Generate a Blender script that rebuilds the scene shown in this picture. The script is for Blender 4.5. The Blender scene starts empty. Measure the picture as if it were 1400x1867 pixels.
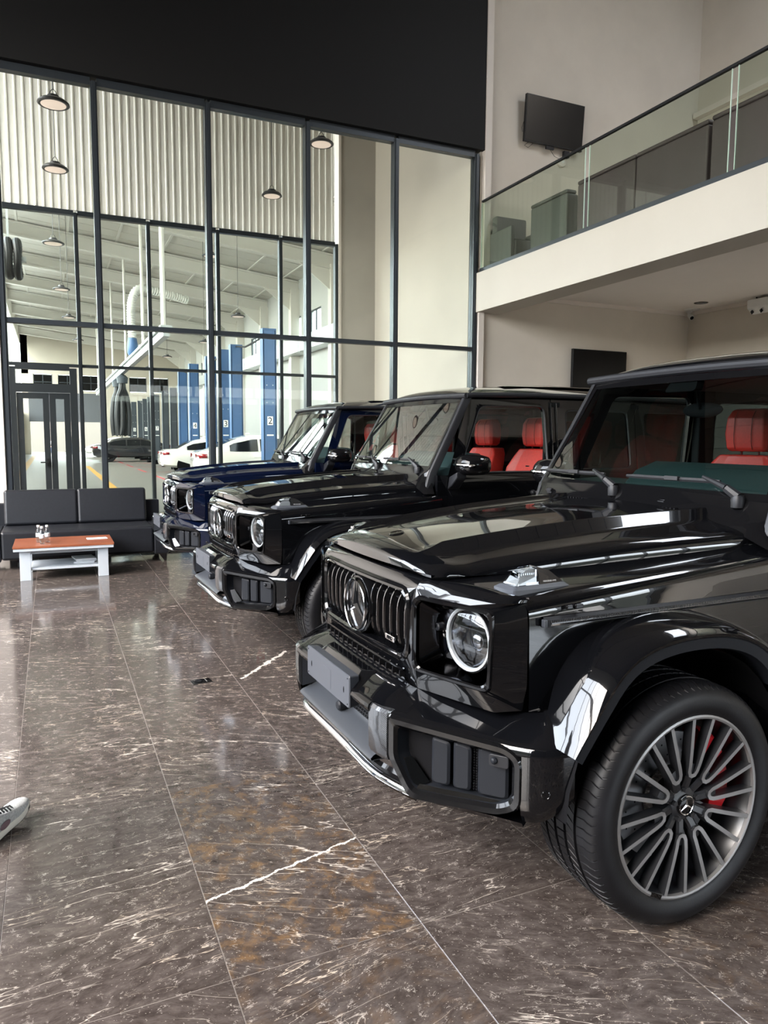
import bpy, bmesh, math, random
from math import sin, cos, pi, radians, sqrt, atan2
from mathutils import Vector, Matrix

random.seed(7)
S = bpy.context.scene
COL = S.collection

# ------------------------------------------------------------------ camera
F_PX, YAW, PITCH, ROLL, CAM_H = 1342.65, radians(24.2866), radians(5.7654), radians(-0.3486), 1.519
cam = bpy.data.cameras.new('camera')
cam.sensor_fit = 'VERTICAL'
cam.sensor_height = 24.0
cam.lens = 24.0 * F_PX / 1867.0
cam.clip_start = 0.05
cam.clip_end = 400
camo = bpy.data.objects.new('camera', cam)
COL.objects.link(camo)
_f = Vector((sin(YAW) * cos(PITCH), cos(YAW) * cos(PITCH), -sin(PITCH)))
_r = Vector((cos(YAW), -sin(YAW), 0))
_d = _f.cross(_r)
_r2 = cos(ROLL) * _r + sin(ROLL) * _d
_d2 = -sin(ROLL) * _r + cos(ROLL) * _d
camo.matrix_world = Matrix(((_r2.x, -_d2.x, -_f.x, 0), (_r2.y, -_d2.y, -_f.y, 0), (_r2.z, -_d2.z, -_f.z, CAM_H), (0, 0, 0, 1)))
S.camera = camo

# ------------------------------------------------------------------ world, sun, exposure
W = bpy.data.worlds.new('sky')
S.world = W
W.use_nodes = True
wn = W.node_tree
for n in list(wn.nodes):
    wn.nodes.remove(n)
w_out = wn.nodes.new('ShaderNodeOutputWorld')
w_bg = wn.nodes.new('ShaderNodeBackground')
w_sky = wn.nodes.new('ShaderNodeTexSky')
w_sky.sky_type = 'NISHITA'
w_sky.sun_disc = False
w_sky.sun_elevation = radians(42)
w_sky.sun_rotation = radians(250)
w_sky.air_density = 1.0
w_sky.dust_density = 3.0
w_mix = wn.nodes.new('ShaderNodeMix')
w_mix.data_type = 'RGBA'
w_mix.inputs['Factor'].default_value = 0.62
w_mix.inputs['B'].default_value = (7.6, 8.0, 8.3, 1)          # thin bright haze over the blue
wn.links.new(w_sky.outputs[0], w_mix.inputs['A'])
wn.links.new(w_mix.outputs['Result'], w_bg.inputs[0])
w_bg.inputs[1].default_value = 1.0
wn.links.new(w_bg.outputs[0], w_out.inputs[0])

sun = bpy.data.lights.new('sun', 'SUN')
sun.energy = 2.6
sun.angle = radians(0.8)
sun.color = (1.0, 0.93, 0.82)
suno = bpy.data.objects.new('sun', sun)
COL.objects.link(suno)
suno.rotation_euler = (radians(-35), radians(35), 0)

S.view_settings.view_transform = 'Standard'
S.view_settings.look = 'None'
S.view_settings.gamma = 1.0
S.view_settings.use_curve_mapping = False
S.view_settings.exposure = 1.34
cy = S.cycles
cy.use_denoising = True
cy.max_bounces = 9
cy.diffuse_bounces = 5
cy.glossy_bounces = 5
cy.transmission_bounces = 4
cy.transparent_max_bounces = 16
cy.caustics_reflective = False
cy.caustics_refractive = False
cy.sample_clamp_indirect = 6.0
cy.blur_glossy = 0.5


def portal(name, loc, rot, sx, sy):                  # guides the sky's light through a window that is really open
    l = bpy.data.lights.new(name, 'AREA')
    l.shape = 'RECTANGLE'
    l.size, l.size_y = sx, sy
    l.cycles.is_portal = True
    o = bpy.data.objects.new(name, l)
    o.location = loc
    o.rotation_euler = rot
    COL.objects.link(o)
    return o


# ------------------------------------------------------------------ materials
MATS = {}


def mat(name, color=(.5, .5, .5), rough=.5, metal=0.0, spec=.5, coat=0.0, coat_rough=.02, emit=None, estr=0.0, build=None):
    if name in MATS:
        return MATS[name]
    m = bpy.data.materials.new(name)
    m.use_nodes = True
    nt = m.node_tree
    b = nt.nodes['Principled BSDF']
    b.inputs['Base Color'].default_value = (*color, 1)
    b.inputs['Roughness'].default_value = rough
    b.inputs['Metallic'].default_value = metal
    b.inputs['Specular IOR Level'].default_value = spec
    b.inputs['Coat Weight'].default_value = coat
    b.inputs['Coat Roughness'].default_value = coat_rough
    if emit:
        b.inputs['Emission Color'].default_value = (*emit, 1)
        b.inputs['Emission Strength'].default_value = estr
    if build:
        build(nt, b)
    MATS[name] = m
    return m


def nd(nt, kind, **kw):
    n = nt.nodes.new(kind)
    for k, v in kw.items():
        if hasattr(n, k):
            setattr(n, k, v)
        else:
            n.inputs[k].default_value = v
    return n


def ramp(nt, fac, stops, interp='LINEAR'):
    r = nt.nodes.new('ShaderNodeValToRGB')
    r.color_ramp.interpolation = interp
    e = r.color_ramp.elements
    while len(e) > 1:
        e.remove(e[-1])
    e[0].position, e[0].color = stops[0][0], (*stops[0][1], 1)
    for p, c in stops[1:]:
        x = e.new(p)
        x.color = (*c, 1)
    nt.links.new(fac, r.inputs[0])
    return r.outputs[0]


def mixc(nt, fac, a, b, mode='MIX'):
    n = nt.nodes.new('ShaderNodeMix')
    n.data_type = 'RGBA'
    n.blend_type = mode
    for s, v in (('Factor', fac), ('A', a), ('B', b)):
        if hasattr(v, 'is_output'):
            nt.links.new(v, n.inputs[s])
        elif s == 'Factor':
            n.inputs[s].default_value = v
        else:
            n.inputs[s].default_value = (*v, 1)
    return n.outputs['Result']


def noise_tint(scale, amount, detail=4, bump=0.0, bscale=None):
    """Mottled paint or plaster: the colour varies by +-amount with fine relief."""
    def b(nt, p):
        base = tuple(p.inputs['Base Color'].default_value[:3])
        tc = nd(nt, 'ShaderNodeTexCoord')
        no = nd(nt, 'ShaderNodeTexNoise', Scale=scale, Detail=detail, Roughness=.6)
        nt.links.new(tc.outputs['Object'], no.inputs['Vector'])
        c = ramp(nt, no.outputs[0], [(.3, tuple(x * (1 - amount) for x in base)), (.7, tuple(min(1, x * (1 + amount)) for x in base))])
        nt.links.new(c, p.inputs['Base Color'])
        if bump:
            n2 = nd(nt, 'ShaderNodeTexNoise', Scale=bscale or scale * 8, Detail=3)
            nt.links.new(tc.outputs['Object'], n2.inputs['Vector'])
            bp = nd(nt, 'ShaderNodeBump', Strength=bump, Distance=.01)
            nt.links.new(n2.outputs[0], bp.inputs['Height'])
            nt.links.new(bp.outputs[0], p.inputs['Normal'])
    return b


def glass(name, tint=(1, 1, 1), refl=1.0, ior=1.5, rough=0.0):
    if name in MATS:
        return MATS[name]
    m = bpy.data.materials.new(name)
    m.use_nodes = True
    nt = m.node_tree
    for n in list(nt.nodes):
        nt.nodes.remove(n)
    out = nd(nt, 'ShaderNodeOutputMaterial')
    tr = nd(nt, 'ShaderNodeBsdfTransparent')
    tr.inputs[0].default_value = (*tint, 1)
    gl = nd(nt, 'ShaderNodeBsdfGlossy')
    gl.inputs[0].default_value = (1, 1, 1, 1)
    gl.inputs['Roughness'].default_value = rough
    lw = nd(nt, 'ShaderNodeLayerWeight')
    lw.inputs['Blend'].default_value = .5
    pw = nd(nt, 'ShaderNodeMath', operation='POWER')
    pw.inputs[1].default_value = 5.0
    nt.links.new(lw.outputs['Facing'], pw.inputs[0])
    f0 = ((ior - 1) / (ior + 1)) ** 2
    mu = nd(nt, 'ShaderNodeMath', operation='MULTIPLY_ADD')
    mu.inputs[1].default_value = (1 - f0) * refl
    mu.inputs[2].default_value = f0 * refl
    mu.use_clamp = True
    mx = nd(nt, 'ShaderNodeMixShader')
    nt.links.new(pw.outputs[0], mu.inputs[0])
    nt.links.new(mu.outputs[0], mx.inputs[0])
    nt.links.new(tr.outputs[0], mx.inputs[1])
    nt.links.new(gl.outputs[0], mx.inputs[2])
    nt.links.new(mx.outputs[0], out.inputs[0])
    MATS[name] = m
    return m


def carbon_build(nt, p):
    tc = nd(nt, 'ShaderNodeTexCoord')
    wv = nd(nt, 'ShaderNodeTexWave', Scale=95.0)
    wv.bands_direction = 'DIAGONAL'
    nt.links.new(tc.outputs['Object'], wv.inputs['Vector'])
    nt.links.new(ramp(nt, wv.outputs[0], [(.35, (.005, .005, .006)), (.65, (.040, .042, .046))]), p.inputs['Base Color'])


M_paint = mat('black car paint', (.0028, .003, .0038), .10, spec=.12, coat=1.0, coat_rough=.008)
M_blue = mat('dark blue car paint', (.0016, .0036, .0135), .10, spec=.12, coat=1.0, coat_rough=.01)
M_gloss = mat('gloss black plastic', (.004, .004, .0045), .06, spec=.32)
M_satin = mat('satin black trim', (.013, .0135, .016), .42, spec=.3)
M_grey = mat('grey bumper plastic', (.0105, .012, .0155), .48, spec=.2)
M_tray = mat('light grey bumper plastic', (.034, .038, .046), .42)
M_plate = mat('grey plate holder', (.056, .062, .075), .42)
M_rub = mat('black rubber', (.012, .012, .014), .5)
M_tyre = mat('tyre rubber', (.0072, .0073, .0088), .45, spec=.28, build=noise_tint(9, .35, bump=.04, bscale=160))
M_chrome = mat('chrome', (.85, .86, .88), .06, 1.0)
M_star = mat('satin chrome emblem', (.42, .43, .45), .10, 1.0)
M_dchrome = mat('dark chrome', (.20, .205, .215), .14, 1.0)
M_pocket = mat('dark lamp reflector', (.060, .062, .068), .10, 1.0)
M_bowl = mat('lamp bowl reflector', (.20, .21, .23), .12, 1.0)
M_mirror = mat('polished reflector', (.55, .58, .62), .08, 1.0)
M_matt = mat('matt black', (.005, .005, .006), .7, spec=.1)
M_carbon = mat('carbon fibre', (.02, .02, .02), .25, coat=.8, build=carbon_build)
M_rimd = mat('dark satin wheel', (.017, .018, .021), .30, .0, coat=.25, coat_rough=.25)
M_rimb = mat('machined wheel face', (.27, .265, .265), .40, .55)
M_disc = mat('brake disc steel', (.30, .30, .31), .35, 1.0)
M_red = mat('red brake caliper', (.52, .012, .018), .30, coat=.4)
M_leather = mat('red leather', (.70, .040, .030), .42, build=noise_tint(60, .10, bump=.05, bscale=300))
M_lseam = mat('dark red seam', (.16, .008, .008), .6)
M_dash = mat('black green dashboard', (.020, .042, .045), .55)
M_cabin = mat('black cabin lining', (.007, .0075, .008), .75, spec=.2)
M_cgl = glass('windscreen glass', (.50, .58, .555), 2.3, 1.52)
M_sgl = glass('side window glass', (.80, .85, .83), 1.1, 1.52)
M_dgl = glass('dark rear window glass', (.10, .12, .12), 1.0, 1.52)
M_lens = glass('clear lamp lens', (.95, .97, .98), 1.2, 1.5)
M_drl = mat('white light ring', (.48, .50, .52), .18, coat=.5)
M_filler = mat('pale lens filler', (.20, .215, .225), .16, coat=.6)
M_amber = mat('smoked lamp body', (.018, .018, .02), .15, coat=.6)
M_white = mat('white print', (.80, .80, .80), .5)


# ------------------------------------------------------------------ mesh helpers
ORIENT = [False]


def face_out(b):
    """Open shells of the car: turn every island so that it faces away from the car's core line."""
    seen = set()
    for f0 in b.faces:
        if f0.index in seen:
            continue
        isl, todo, opened = [], [f0], False
        seen.add(f0.index)
        while todo:
            f = todo.pop()
            isl.append(f)
            for e in f.edges:
                if len(e.link_faces) < 2:
                    opened = True
                for g in e.link_faces:
                    if g.index not in seen:
                        seen.add(g.index)
                        todo.append(g)
        if opened:
            t = 0.0
            for f in isl:
                c = f.calc_center_median()
                t += f.calc_area() * f.normal.dot((c - Vector((max(-3.0, min(.2, c.x)), 0, .8))).normalized())
            if t < 0:
                bmesh.ops.reverse_faces(b, faces=isl)


class MB:
    def __init__(s):
        s.v, s.f, s.mi = [], [], []

    def add(s, vs, fs, mi=0):
        o = len(s.v)
        s.v += [tuple(p) for p in vs]
        s.f += [tuple(i + o for i in f) for f in fs]
        s.mi += [mi] * len(fs)
        return s

    def box(s, c, d, rot=None, mi=0):
        hx, hy, hz = d[0] / 2, d[1] / 2, d[2] / 2
        ps = [Vector((x, y, z)) for x in (-hx, hx) for y in (-hy, hy) for z in (-hz, hz)]
        if rot is not None:
            ps = [rot @ p for p in ps]
        c = Vector(c)
        return s.add([p + c for p in ps], [(0, 1, 3, 2), (4, 6, 7, 5), (0, 4, 5, 1), (2, 3, 7, 6), (0, 2, 6, 4), (1, 5, 7, 3)], mi)

    def bb(s, x0, x1, y0, y1, z0, z1, mi=0):
        return s.box(((x0 + x1) / 2, (y0 + y1) / 2, (z0 + z1) / 2), (abs(x1 - x0), abs(y1 - y0), abs(z1 - z0)), mi=mi)

    def loft(s, rings, closed=True, cap0=False, cap1=False, mi=0, flip=False):
        n = len(rings[0])
        vs = [p for r in rings for p in r]
        fs = []
        for i in range(len(rings) - 1):
            for j in range(n if closed else n - 1):
                k = (j + 1) % n
                fs.append((i * n + j, i * n + k, (i + 1) * n + k, (i + 1) * n + j))
        if cap0:
            fs.append(tuple(range(n))[::-1])
        if cap1:
            fs.append(tuple(range((len(rings) - 1) * n, len(rings) * n)))
        if flip:
            fs = [f[::-1] for f in fs]
        return s.add(vs, fs, mi)

    def tube(s, pts, r, n=8, caps=True, mi=0, up=None):
        pts = [Vector(p) for p in pts]
        rings = []
        t0 = (pts[1] - pts[0]).normalized()
        u = Vector(up) if up else (Vector((0, 0, 1)) if abs(t0.z) < .9 else Vector((1, 0, 0)))
        for i, p in enumerate(pts):
            a = pts[max(i - 1, 0)]
            b = pts[min(i + 1, len(pts) - 1)]
            t = (b - a).normalized()
            x = u.cross(t)
            if x.length < 1e-5:
                x = Vector((1, 0, 0)).cross(t)
            x.normalize()
            y = t.cross(x)
            u = y
            rr = r[i] if isinstance(r, (list, tuple)) else r
            rings.append([p + (x * cos(2 * pi * k / n) + y * sin(2 * pi * k / n)) * rr for k in range(n)])
        return s.loft(rings, True, caps, caps, mi)

    def lathe(s, prof, n=24, o=(0, 0, 0), ax='z', cap0=False, cap1=False, mi=0, a0=0, a1=2 * pi):
        """prof: (radius, height along the axis)."""
        full = abs(a1 - a0 - 2 * pi) < 1e-6
        m = n if full else n + 1
        rings = []
        for r, h in prof:
            ring = []
            for k in range(m):
                a = a0 + (a1 - a0) * k / n
                c, q = r * cos(a), r * sin(a)
                p = {'z': (c, q, h), 'y': (q, h, c), 'x': (h, c, q)}[ax]
                ring.append((p[0] + o[0], p[1] + o[1], p[2] + o[2]))
            rings.append(ring)
        return s.loft(rings, full, cap0, cap1, mi)

    def sphere(s, c, r, n=12, m=8, mi=0):
        r = r if isinstance(r, (tuple, list)) else (r, r, r)
        rings = []
        for i in range(m + 1):
            t = -pi / 2 + pi * i / m
            t = max(-pi / 2 + .02, min(pi / 2 - .02, t))
            rings.append([(c[0] + r[0] * cos(t) * cos(2 * pi * k / n), c[1] + r[1] * cos(t) * sin(2 * pi * k / n), c[2] + r[2] * sin(t)) for k in range(n)])
        return s.loft(rings, True, True, True, mi)

    def prism(s, poly, fn0, fn1, mi=0):
        """poly of 2D points; fn0 / fn1 map a 2D point to the near and far face."""
        return s.loft([[fn0(*p) for p in poly], [fn1(*p) for p in poly]], True, True, True, mi)

    def mirror(s, ax=1):
        n = len(s.v)
        nv = [tuple(-c if i == ax else c for i, c in enumerate(p)) for p in s.v]
        nf = [tuple(i + n for i in f[::-1]) for f in s.f]
        s.v += nv
        s.f += nf
        s.mi += s.mi[:]
        return s

    def flipped(s, ax=1):
        r = MB()
        r.v = [tuple(-c if i == ax else c for i, c in enumerate(p)) for p in s.v]
        r.f = [f[::-1] for f in s.f]
        r.mi = s.mi[:]
        return r

    def obj(s, name, m, parent=None, bevel=0, seg=2, angle=35, sub=0, solid=0, smooth=True, normals=True, weld=False):
        me = bpy.data.meshes.new(name)
        me.from_pydata(s.v, [], s.f)
        for x in (m if isinstance(m, (list, tuple)) else [m]):
            me.materials.append(x)
        me.polygons.foreach_set('material_index', s.mi)
        if normals or weld:
            b = bmesh.new()
            b.from_mesh(me)
            if weld:
                bmesh.ops.remove_doubles(b, verts=b.verts, dist=1e-5)
            if normals:
                bmesh.ops.recalc_face_normals(b, faces=b.faces)
                if ORIENT[0]:
                    face_out(b)
            b.to_mesh(me)
            b.free()
        o = bpy.data.objects.new(name, me)
        COL.objects.link(o)
        if parent is not None:
            o.parent = parent
        if smooth:
            me.polygons.foreach_set('use_smooth', [True] * len(me.polygons))
            if not bevel:
                me.set_sharp_from_angle(angle=radians(angle))
        if solid:
            q = o.modifiers.new('thickness', 'SOLIDIFY')
            q.thickness = solid
            q.offset = -1
        if bevel:
            q = o.modifiers.new('bevel', 'BEVEL')
            q.width = bevel
            q.segments = seg
            q.limit_method = 'ANGLE'
            q.angle_limit = radians(angle)
            q.harden_normals = True
        if sub:
            q = o.modifiers.new('subdivision', 'SUBSURF')
            q.levels = q.render_levels = sub
        return o


def empty(name, loc=(0, 0, 0), rz=0.0, parent=None):
    o = bpy.data.objects.new(name, None)
    o.empty_display_size = .1
    COL.objects.link(o)
    o.location = loc
    o.rotation_euler = (0, 0, rz)
    if parent is not None:
        o.parent = parent
    return o


def tag(o, label=None, cat=None, group=None, kind=None):
    for k, v in (('label', label), ('category', cat), ('group', group), ('kind', kind)):
        if v:
            o[k] = v
    return o


def structure(o):
    o['kind'] = 'structure'
    return o


def children(o):
    return [c for c in bpy.data.objects if c.parent == o]


def copy_tree(o, parent=None, swap=None, kids=None):
    if kids is None:
        kids = {}
        for c in bpy.data.objects:
            if c.parent:
                kids.setdefault(c.parent.name, []).append(c)
    c = o.copy()
    COL.objects.link(c)
    if parent is not None:
        c.parent = parent
    if swap and c.type == 'MESH':
        for sl in c.material_slots:
            if sl.material in swap:
                nm = swap[sl.material]
                sl.link = 'OBJECT'
                sl.material = nm
    for k in kids.get(o.name, []):
        copy_tree(k, c, swap, kids)
    return c


def text_mesh(name, body, size, m, parent, matrix, depth=.001):
    cu = bpy.data.curves.new(name, 'FONT')
    cu.body = body
    cu.size = size
    cu.align_x = 'CENTER'
    cu.align_y = 'CENTER'
    cu.extrude = depth
    cu.resolution_u = 3
    t = bpy.data.objects.new(name + '_curve', cu)
    COL.objects.link(t)
    me = bpy.data.meshes.new_from_object(t.evaluated_get(bpy.context.evaluated_depsgraph_get()))
    bpy.data.objects.remove(t)
    bpy.data.curves.remove(cu)
    me.name = name
    me.materials.clear()
    me.materials.append(m)
    o = bpy.data.objects.new(name, me)
    COL.objects.link(o)
    if parent is not None:
        o.parent = parent
    o.matrix_local = matrix
    return o


def basis(o, x, y, z):
    x, y, z = Vector(x), Vector(y), Vector(z)
    return Matrix(((x.x, y.x, z.x, o[0]), (x.y, y.y, z.y, o[1]), (x.z, y.z, z.z, o[2]), (0, 0, 0, 1)))


def spline(pts, n):
    """Catmull-Rom through pts, resampled to n points at equal arc length."""
    P = [Vector(p) for p in pts]
    d = []
    for i in range(len(P) - 1):
        p0, p1, p2, p3 = P[max(i - 1, 0)], P[i], P[i + 1], P[min(i + 2, len(P) - 1)]
        for k in range(12):
            t = k / 12
            d.append(.5 * ((2 * p1) + (p2 - p0) * t + (2 * p0 - 5 * p1 + 4 * p2 - p3) * t * t + (3 * p1 - p0 - 3 * p2 + p3) * t ** 3))
    d.append(P[-1])
    L = [0]
    for i in range(1, len(d)):
        L.append(L[-1] + (d[i] - d[i - 1]).length)
    out, j = [], 0
    for k in range(n):
        s = L[-1] * k / (n - 1)
        while j < len(L) - 2 and L[j + 1] < s:
            j += 1
        w = (s - L[j]) / max(L[j + 1] - L[j], 1e-9)
        out.append(d[j].lerp(d[j + 1], max(0, min(1, w))))
    return out


def interp(x, xs, ys):
    if x <= xs[0]:
        return ys[0]
    for i in range(len(xs) - 1):
        if x <= xs[i + 1]:
            t = (x - xs[i]) / (xs[i + 1] - xs[i])
            return ys[i] + (ys[i + 1] - ys[i]) * t
    return ys[-1]


def fillet(poly, r, k=5):
    """Rounded polygon: every corner becomes k+1 points (r may be a list)."""
    n = len(poly)
    out = []
    for i in range(n):
        p, a, b = Vector(poly[i]), Vector(poly[i - 1]), Vector(poly[(i + 1) % n])
        rr = r[i] if isinstance(r, (list, tuple)) else r
        u, w = (a - p), (b - p)
        lu, lw = u.length, w.length
        u.normalize()
        w.normalize()
        t = min(rr, .49 * lu, .49 * lw)
        A, B = p + u * t, p + w * t
        for j in range(k + 1):
            q = j / k
            out.append(tuple(A * (1 - q) ** 2 + p * 2 * q * (1 - q) + B * q * q))
    return out


def inset(poly, d):
    """Offset a counter-clockwise polygon inward by d (mitred)."""
    n = len(poly)
    out = []
    for i in range(n):
        p, a, b = Vector(poly[i]), Vector(poly[i - 1]), Vector(poly[(i + 1) % n])
        e1, e2 = (p - a).normalized(), (b - p).normalized()
        n1, n2 = Vector((-e1.y, e1.x)), Vector((-e2.y, e2.x))
        m = n1 + n2
        l = m.length_squared
        out.append(tuple(p + m * (2 * d / l) if l > 1e-6 else p + n1 * d))
    return out

# =================================================================== the building
def marble(nt, p):
    """Dark brown polished marble: mottled ground, thin pale veins, small flecks; every slab its own cut."""
    oi = nd(nt, 'ShaderNodeObjectInfo')
    tc = nd(nt, 'ShaderNodeTexCoord')
    off = nd(nt, 'ShaderNodeVectorMath', operation='SCALE')
    cmb = nd(nt, 'ShaderNodeCombineXYZ')
    nt.links.new(oi.outputs['Random'], cmb.inputs[0])
    r2 = nd(nt, 'ShaderNodeMath', operation='MULTIPLY')
    r2.inputs[1].default_value = 7.31
    nt.links.new(oi.outputs['Random'], r2.inputs[0])
    nt.links.new(r2.outputs[0], cmb.inputs[1])
    nt.links.new(cmb.outputs[0], off.inputs[0])
    off.inputs['Scale'].default_value = 37.0
    add = nd(nt, 'ShaderNodeVectorMath', operation='ADD')
    nt.links.new(tc.outputs['Object'], add.inputs[0])
    nt.links.new(off.outputs[0], add.inputs[1])
    rot = nd(nt, 'ShaderNodeMapping')
    rr = nd(nt, 'ShaderNodeMapRange')
    rr.inputs['To Min'].default_value = -.25
    rr.inputs['To Max'].default_value = .75
    nt.links.new(oi.outputs['Random'], rr.inputs['Value'])
    rv = nd(nt, 'ShaderNodeCombineXYZ')
    nt.links.new(rr.outputs[0], rv.inputs[2])
    nt.links.new(rv.outputs[0], rot.inputs['Rotation'])
    nt.links.new(add.outputs[0], rot.inputs['Vector'])
    # warp
    wn_ = nd(nt, 'ShaderNodeTexNoise', Scale=3.0, Detail=3)
    nt.links.new(rot.outputs[0], wn_.inputs['Vector'])
    ws_ = nd(nt, 'ShaderNodeVectorMath', operation='SCALE')
    ws_.inputs['Scale'].default_value = .20
    nt.links.new(wn_.outputs['Color'], ws_.inputs[0])
    wa = nd(nt, 'ShaderNodeVectorMath', operation='ADD')
    nt.links.new(rot.outputs[0], wa.inputs[0])
    nt.links.new(ws_.outputs[0], wa.inputs[1])
    st = nd(nt, 'ShaderNodeMapping')
    st.inputs['Scale'].default_value = (1.0, 2.3, 1.0)
    nt.links.new(wa.outputs[0], st.inputs['Vector'])
    # ground
    n1 = nd(nt, 'ShaderNodeTexNoise', Scale=13.0, Detail=10, Roughness=.72)
    nt.links.new(st.outputs[0], n1.inputs['Vector'])
    c = ramp(nt, n1.outputs[0], [(.28, (.028, .021, .019)), (.45, (.054, .043, .038)), (.58, (.083, .068, .061)), (.75, (.145, .122, .112))])
    # golden slabs
    sep = nd(nt, 'ShaderNodeSeparateColor')
    nt.links.new(oi.outputs['Color'], sep.inputs[0])
    n4 = nd(nt, 'ShaderNodeTexNoise', Scale=15.0, Detail=9, Roughness=.7)
    nt.links.new(wa.outputs[0], n4.inputs['Vector'])
    gmask = ramp(nt, n4.outputs[0], [(.50, (0, 0, 0)), (.68, (1, 1, 1))])
    gm = nd(nt, 'ShaderNodeMath', operation='MULTIPLY')
    nt.links.new(gmask, gm.inputs[0])
    nt.links.new(sep.outputs[0], gm.inputs[1])
    c = mixc(nt, gm.outputs[0], c, (.17, .10, .045))

    def vein(scale, w, mscale, mlo, col, strength, src, detail=3.0, rough=.55):
        nonlocal c
        n = nd(nt, 'ShaderNodeTexNoise', Scale=scale, Detail=detail, Roughness=rough)
        nt.links.new(src, n.inputs['Vector'])
        line = ramp(nt, n.outputs[0], [(.5 - w, (0, 0, 0)), (.5, (1, 1, 1)), (.5 + w, (0, 0, 0))])
        m = nd(nt, 'ShaderNodeTexNoise', Scale=mscale, Detail=2)
        nt.links.new(add.outputs[0], m.inputs['Vector'])
        mk = ramp(nt, m.outputs[0], [(mlo, (0, 0, 0)), (mlo + .10, (1, 1, 1))])
        mu = nd(nt, 'ShaderNodeMath', operation='MULTIPLY')
        nt.links.new(line, mu.inputs[0])
        nt.links.new(mk, mu.inputs[1])
        m2 = nd(nt, 'ShaderNodeMath', operation='MULTIPLY')
        m2.inputs[1].default_value = strength
        m2.use_clamp = True
        nt.links.new(mu.outputs[0], m2.inputs[0])
        c = mixc(nt, m2.outputs[0], c, col)
    vein(22, .008, 6, .58, (.36, .31, .27), .35, st.outputs[0], 5, .6)
    vein(42, .030, 26, .56, (.46, .41, .37), .85, st.outputs[0], 4, .6)
    vein(8, .003, 4.5, .60, (.58, .48, .38), .85, wa.outputs[0], 4, .6)
    ls = nd(nt, 'ShaderNodeMapping')
    ls.inputs['Scale'].default_value = (.55, 3.0, 1)
    nt.links.new(rot.outputs[0], ls.inputs['Vector'])
    vein(3.2, .0042, 2.4, .49, (.62, .52, .42), .85, ls.outputs[0], 5, .5)
    vein(1.5, .0032, 1.7, .50, (.72, .64, .56), .8, ls.outputs[0], 6, .5)
    vein(2.6, .0026, 2.1, .55, (.66, .58, .50), .8, ls.outputs[0], 8, .55)
    # flecks
    fs = nd(nt, 'ShaderNodeMapping')
    fs.inputs['Scale'].default_value = (1, 2.6, 1)
    nt.links.new(rot.outputs[0], fs.inputs['Vector'])
    vo = nd(nt, 'ShaderNodeTexVoronoi', Scale=60.0, Randomness=1.0)
    nt.links.new(fs.outputs[0], vo.inputs['Vector'])
    fk = ramp(nt, vo.outputs['Distance'], [(.06, (1, 1, 1)), (.13, (0, 0, 0))])
    c = mixc(nt, fk, c, (.42, .37, .33))
    # the two broad white veins that cross single slabs
    xyz = nd(nt, 'ShaderNodeSeparateXYZ')
    nt.links.new(tc.outputs['Object'], xyz.inputs[0])
    jn = nd(nt, 'ShaderNodeTexNoise', Scale=16.0, Detail=6, Roughness=.7)
    nt.links.new(tc.outputs['Object'], jn.inputs['Vector'])

    def mth(op, a, b=None, clamp=False):
        n = nd(nt, 'ShaderNodeMath', operation=op)
        n.use_clamp = clamp
        for k, v in enumerate((a, b)):
            if v is None:
                continue
            if hasattr(v, 'is_output'):
                nt.links.new(v, n.inputs[k])
            else:
                n.inputs[k].default_value = v
        return n.outputs[0]
    for a, b, w, wob, lo, hi, sel in ((.276, -.138, .0042, .060, -1, 1, .5), (1.07, -.158, .017, .20, -.27, .17, 1.0)):
        y_ = mth('ADD', mth('MULTIPLY', xyz.outputs[0], a), b)
        dd = mth('SUBTRACT', xyz.outputs[1], y_)
        dd = mth('ADD', dd, mth('MULTIPLY', mth('SUBTRACT', jn.outputs[0], .5), wob))
        ww = mth('MULTIPLY', mth('ADD', jn.outputs[0], .25), w * 1.6)
        inside = mth('LESS_THAN', mth('ABSOLUTE', dd), ww)
        inside = mth('MULTIPLY', inside, mth('MULTIPLY', mth('GREATER_THAN', xyz.outputs[0], lo), mth('LESS_THAN', xyz.outputs[0], hi)))
        pick = mth('LESS_THAN', mth('ABSOLUTE', mth('SUBTRACT', sep.outputs[2], sel)), .1)
        c = mixc(nt, mth('MULTIPLY', inside, mth('MULTIPLY', pick, .85)), c, (.70, .64, .58))
    nt.links.new(c, p.inputs['Base Color'])
    rn = nd(nt, 'ShaderNodeTexNoise', Scale=2.0, Detail=3)
    nt.links.new(add.outputs[0], rn.inputs['Vector'])
    nt.links.new(ramp(nt, rn.outputs[0], [(.3, (.07, .07, .07)), (.7, (.15, .15, .15))]), p.inputs['Roughness'])


M_marble = mat('brown marble', (.06, .05, .045), .1, build=marble)
M_grout = mat('pale grout', (.17, .145, .13), .6)
M_plast = mat('warm grey plaster', (.64, .585, .51), .8, build=noise_tint(1.1, .05, bump=.02, bscale=14))
M_cream = mat('cream wall paint', (.50, .465, .405), .75, build=noise_tint(1.5, .02))
M_beige = mat('beige render', (.47, .425, .36), .85, build=noise_tint(.9, .04, bump=.05, bscale=30))
M_hall = mat('pale grey workshop wall', (.44, .445, .425), .85, build=noise_tint(.8, .04))
M_pillar = mat('grey render', (.44, .41, .37), .85, build=noise_tint(1.2, .06, bump=.06, bscale=24))
M_black = mat('black fascia board', (.0085, .0083, .0085), .6, spec=.2)
M_frame = mat('dark grey aluminium', (.030, .036, .043), .38, .3)
M_corr = mat('white ribbed sheet', (.86, .845, .79), .45, build=noise_tint(.7, .03))
M_corr2 = mat('bright white ribbed sheet', (.82, .81, .78), .45)
M_wtrim = mat('white trim', (.72, .66, .60), .6)
M_ceil = mat('grey ceiling paint', (.78, .735, .69), .8, build=noise_tint(.6, .03))
M_deck = mat('brown grey roof panels', (.20, .18, .155), .55)
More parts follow.
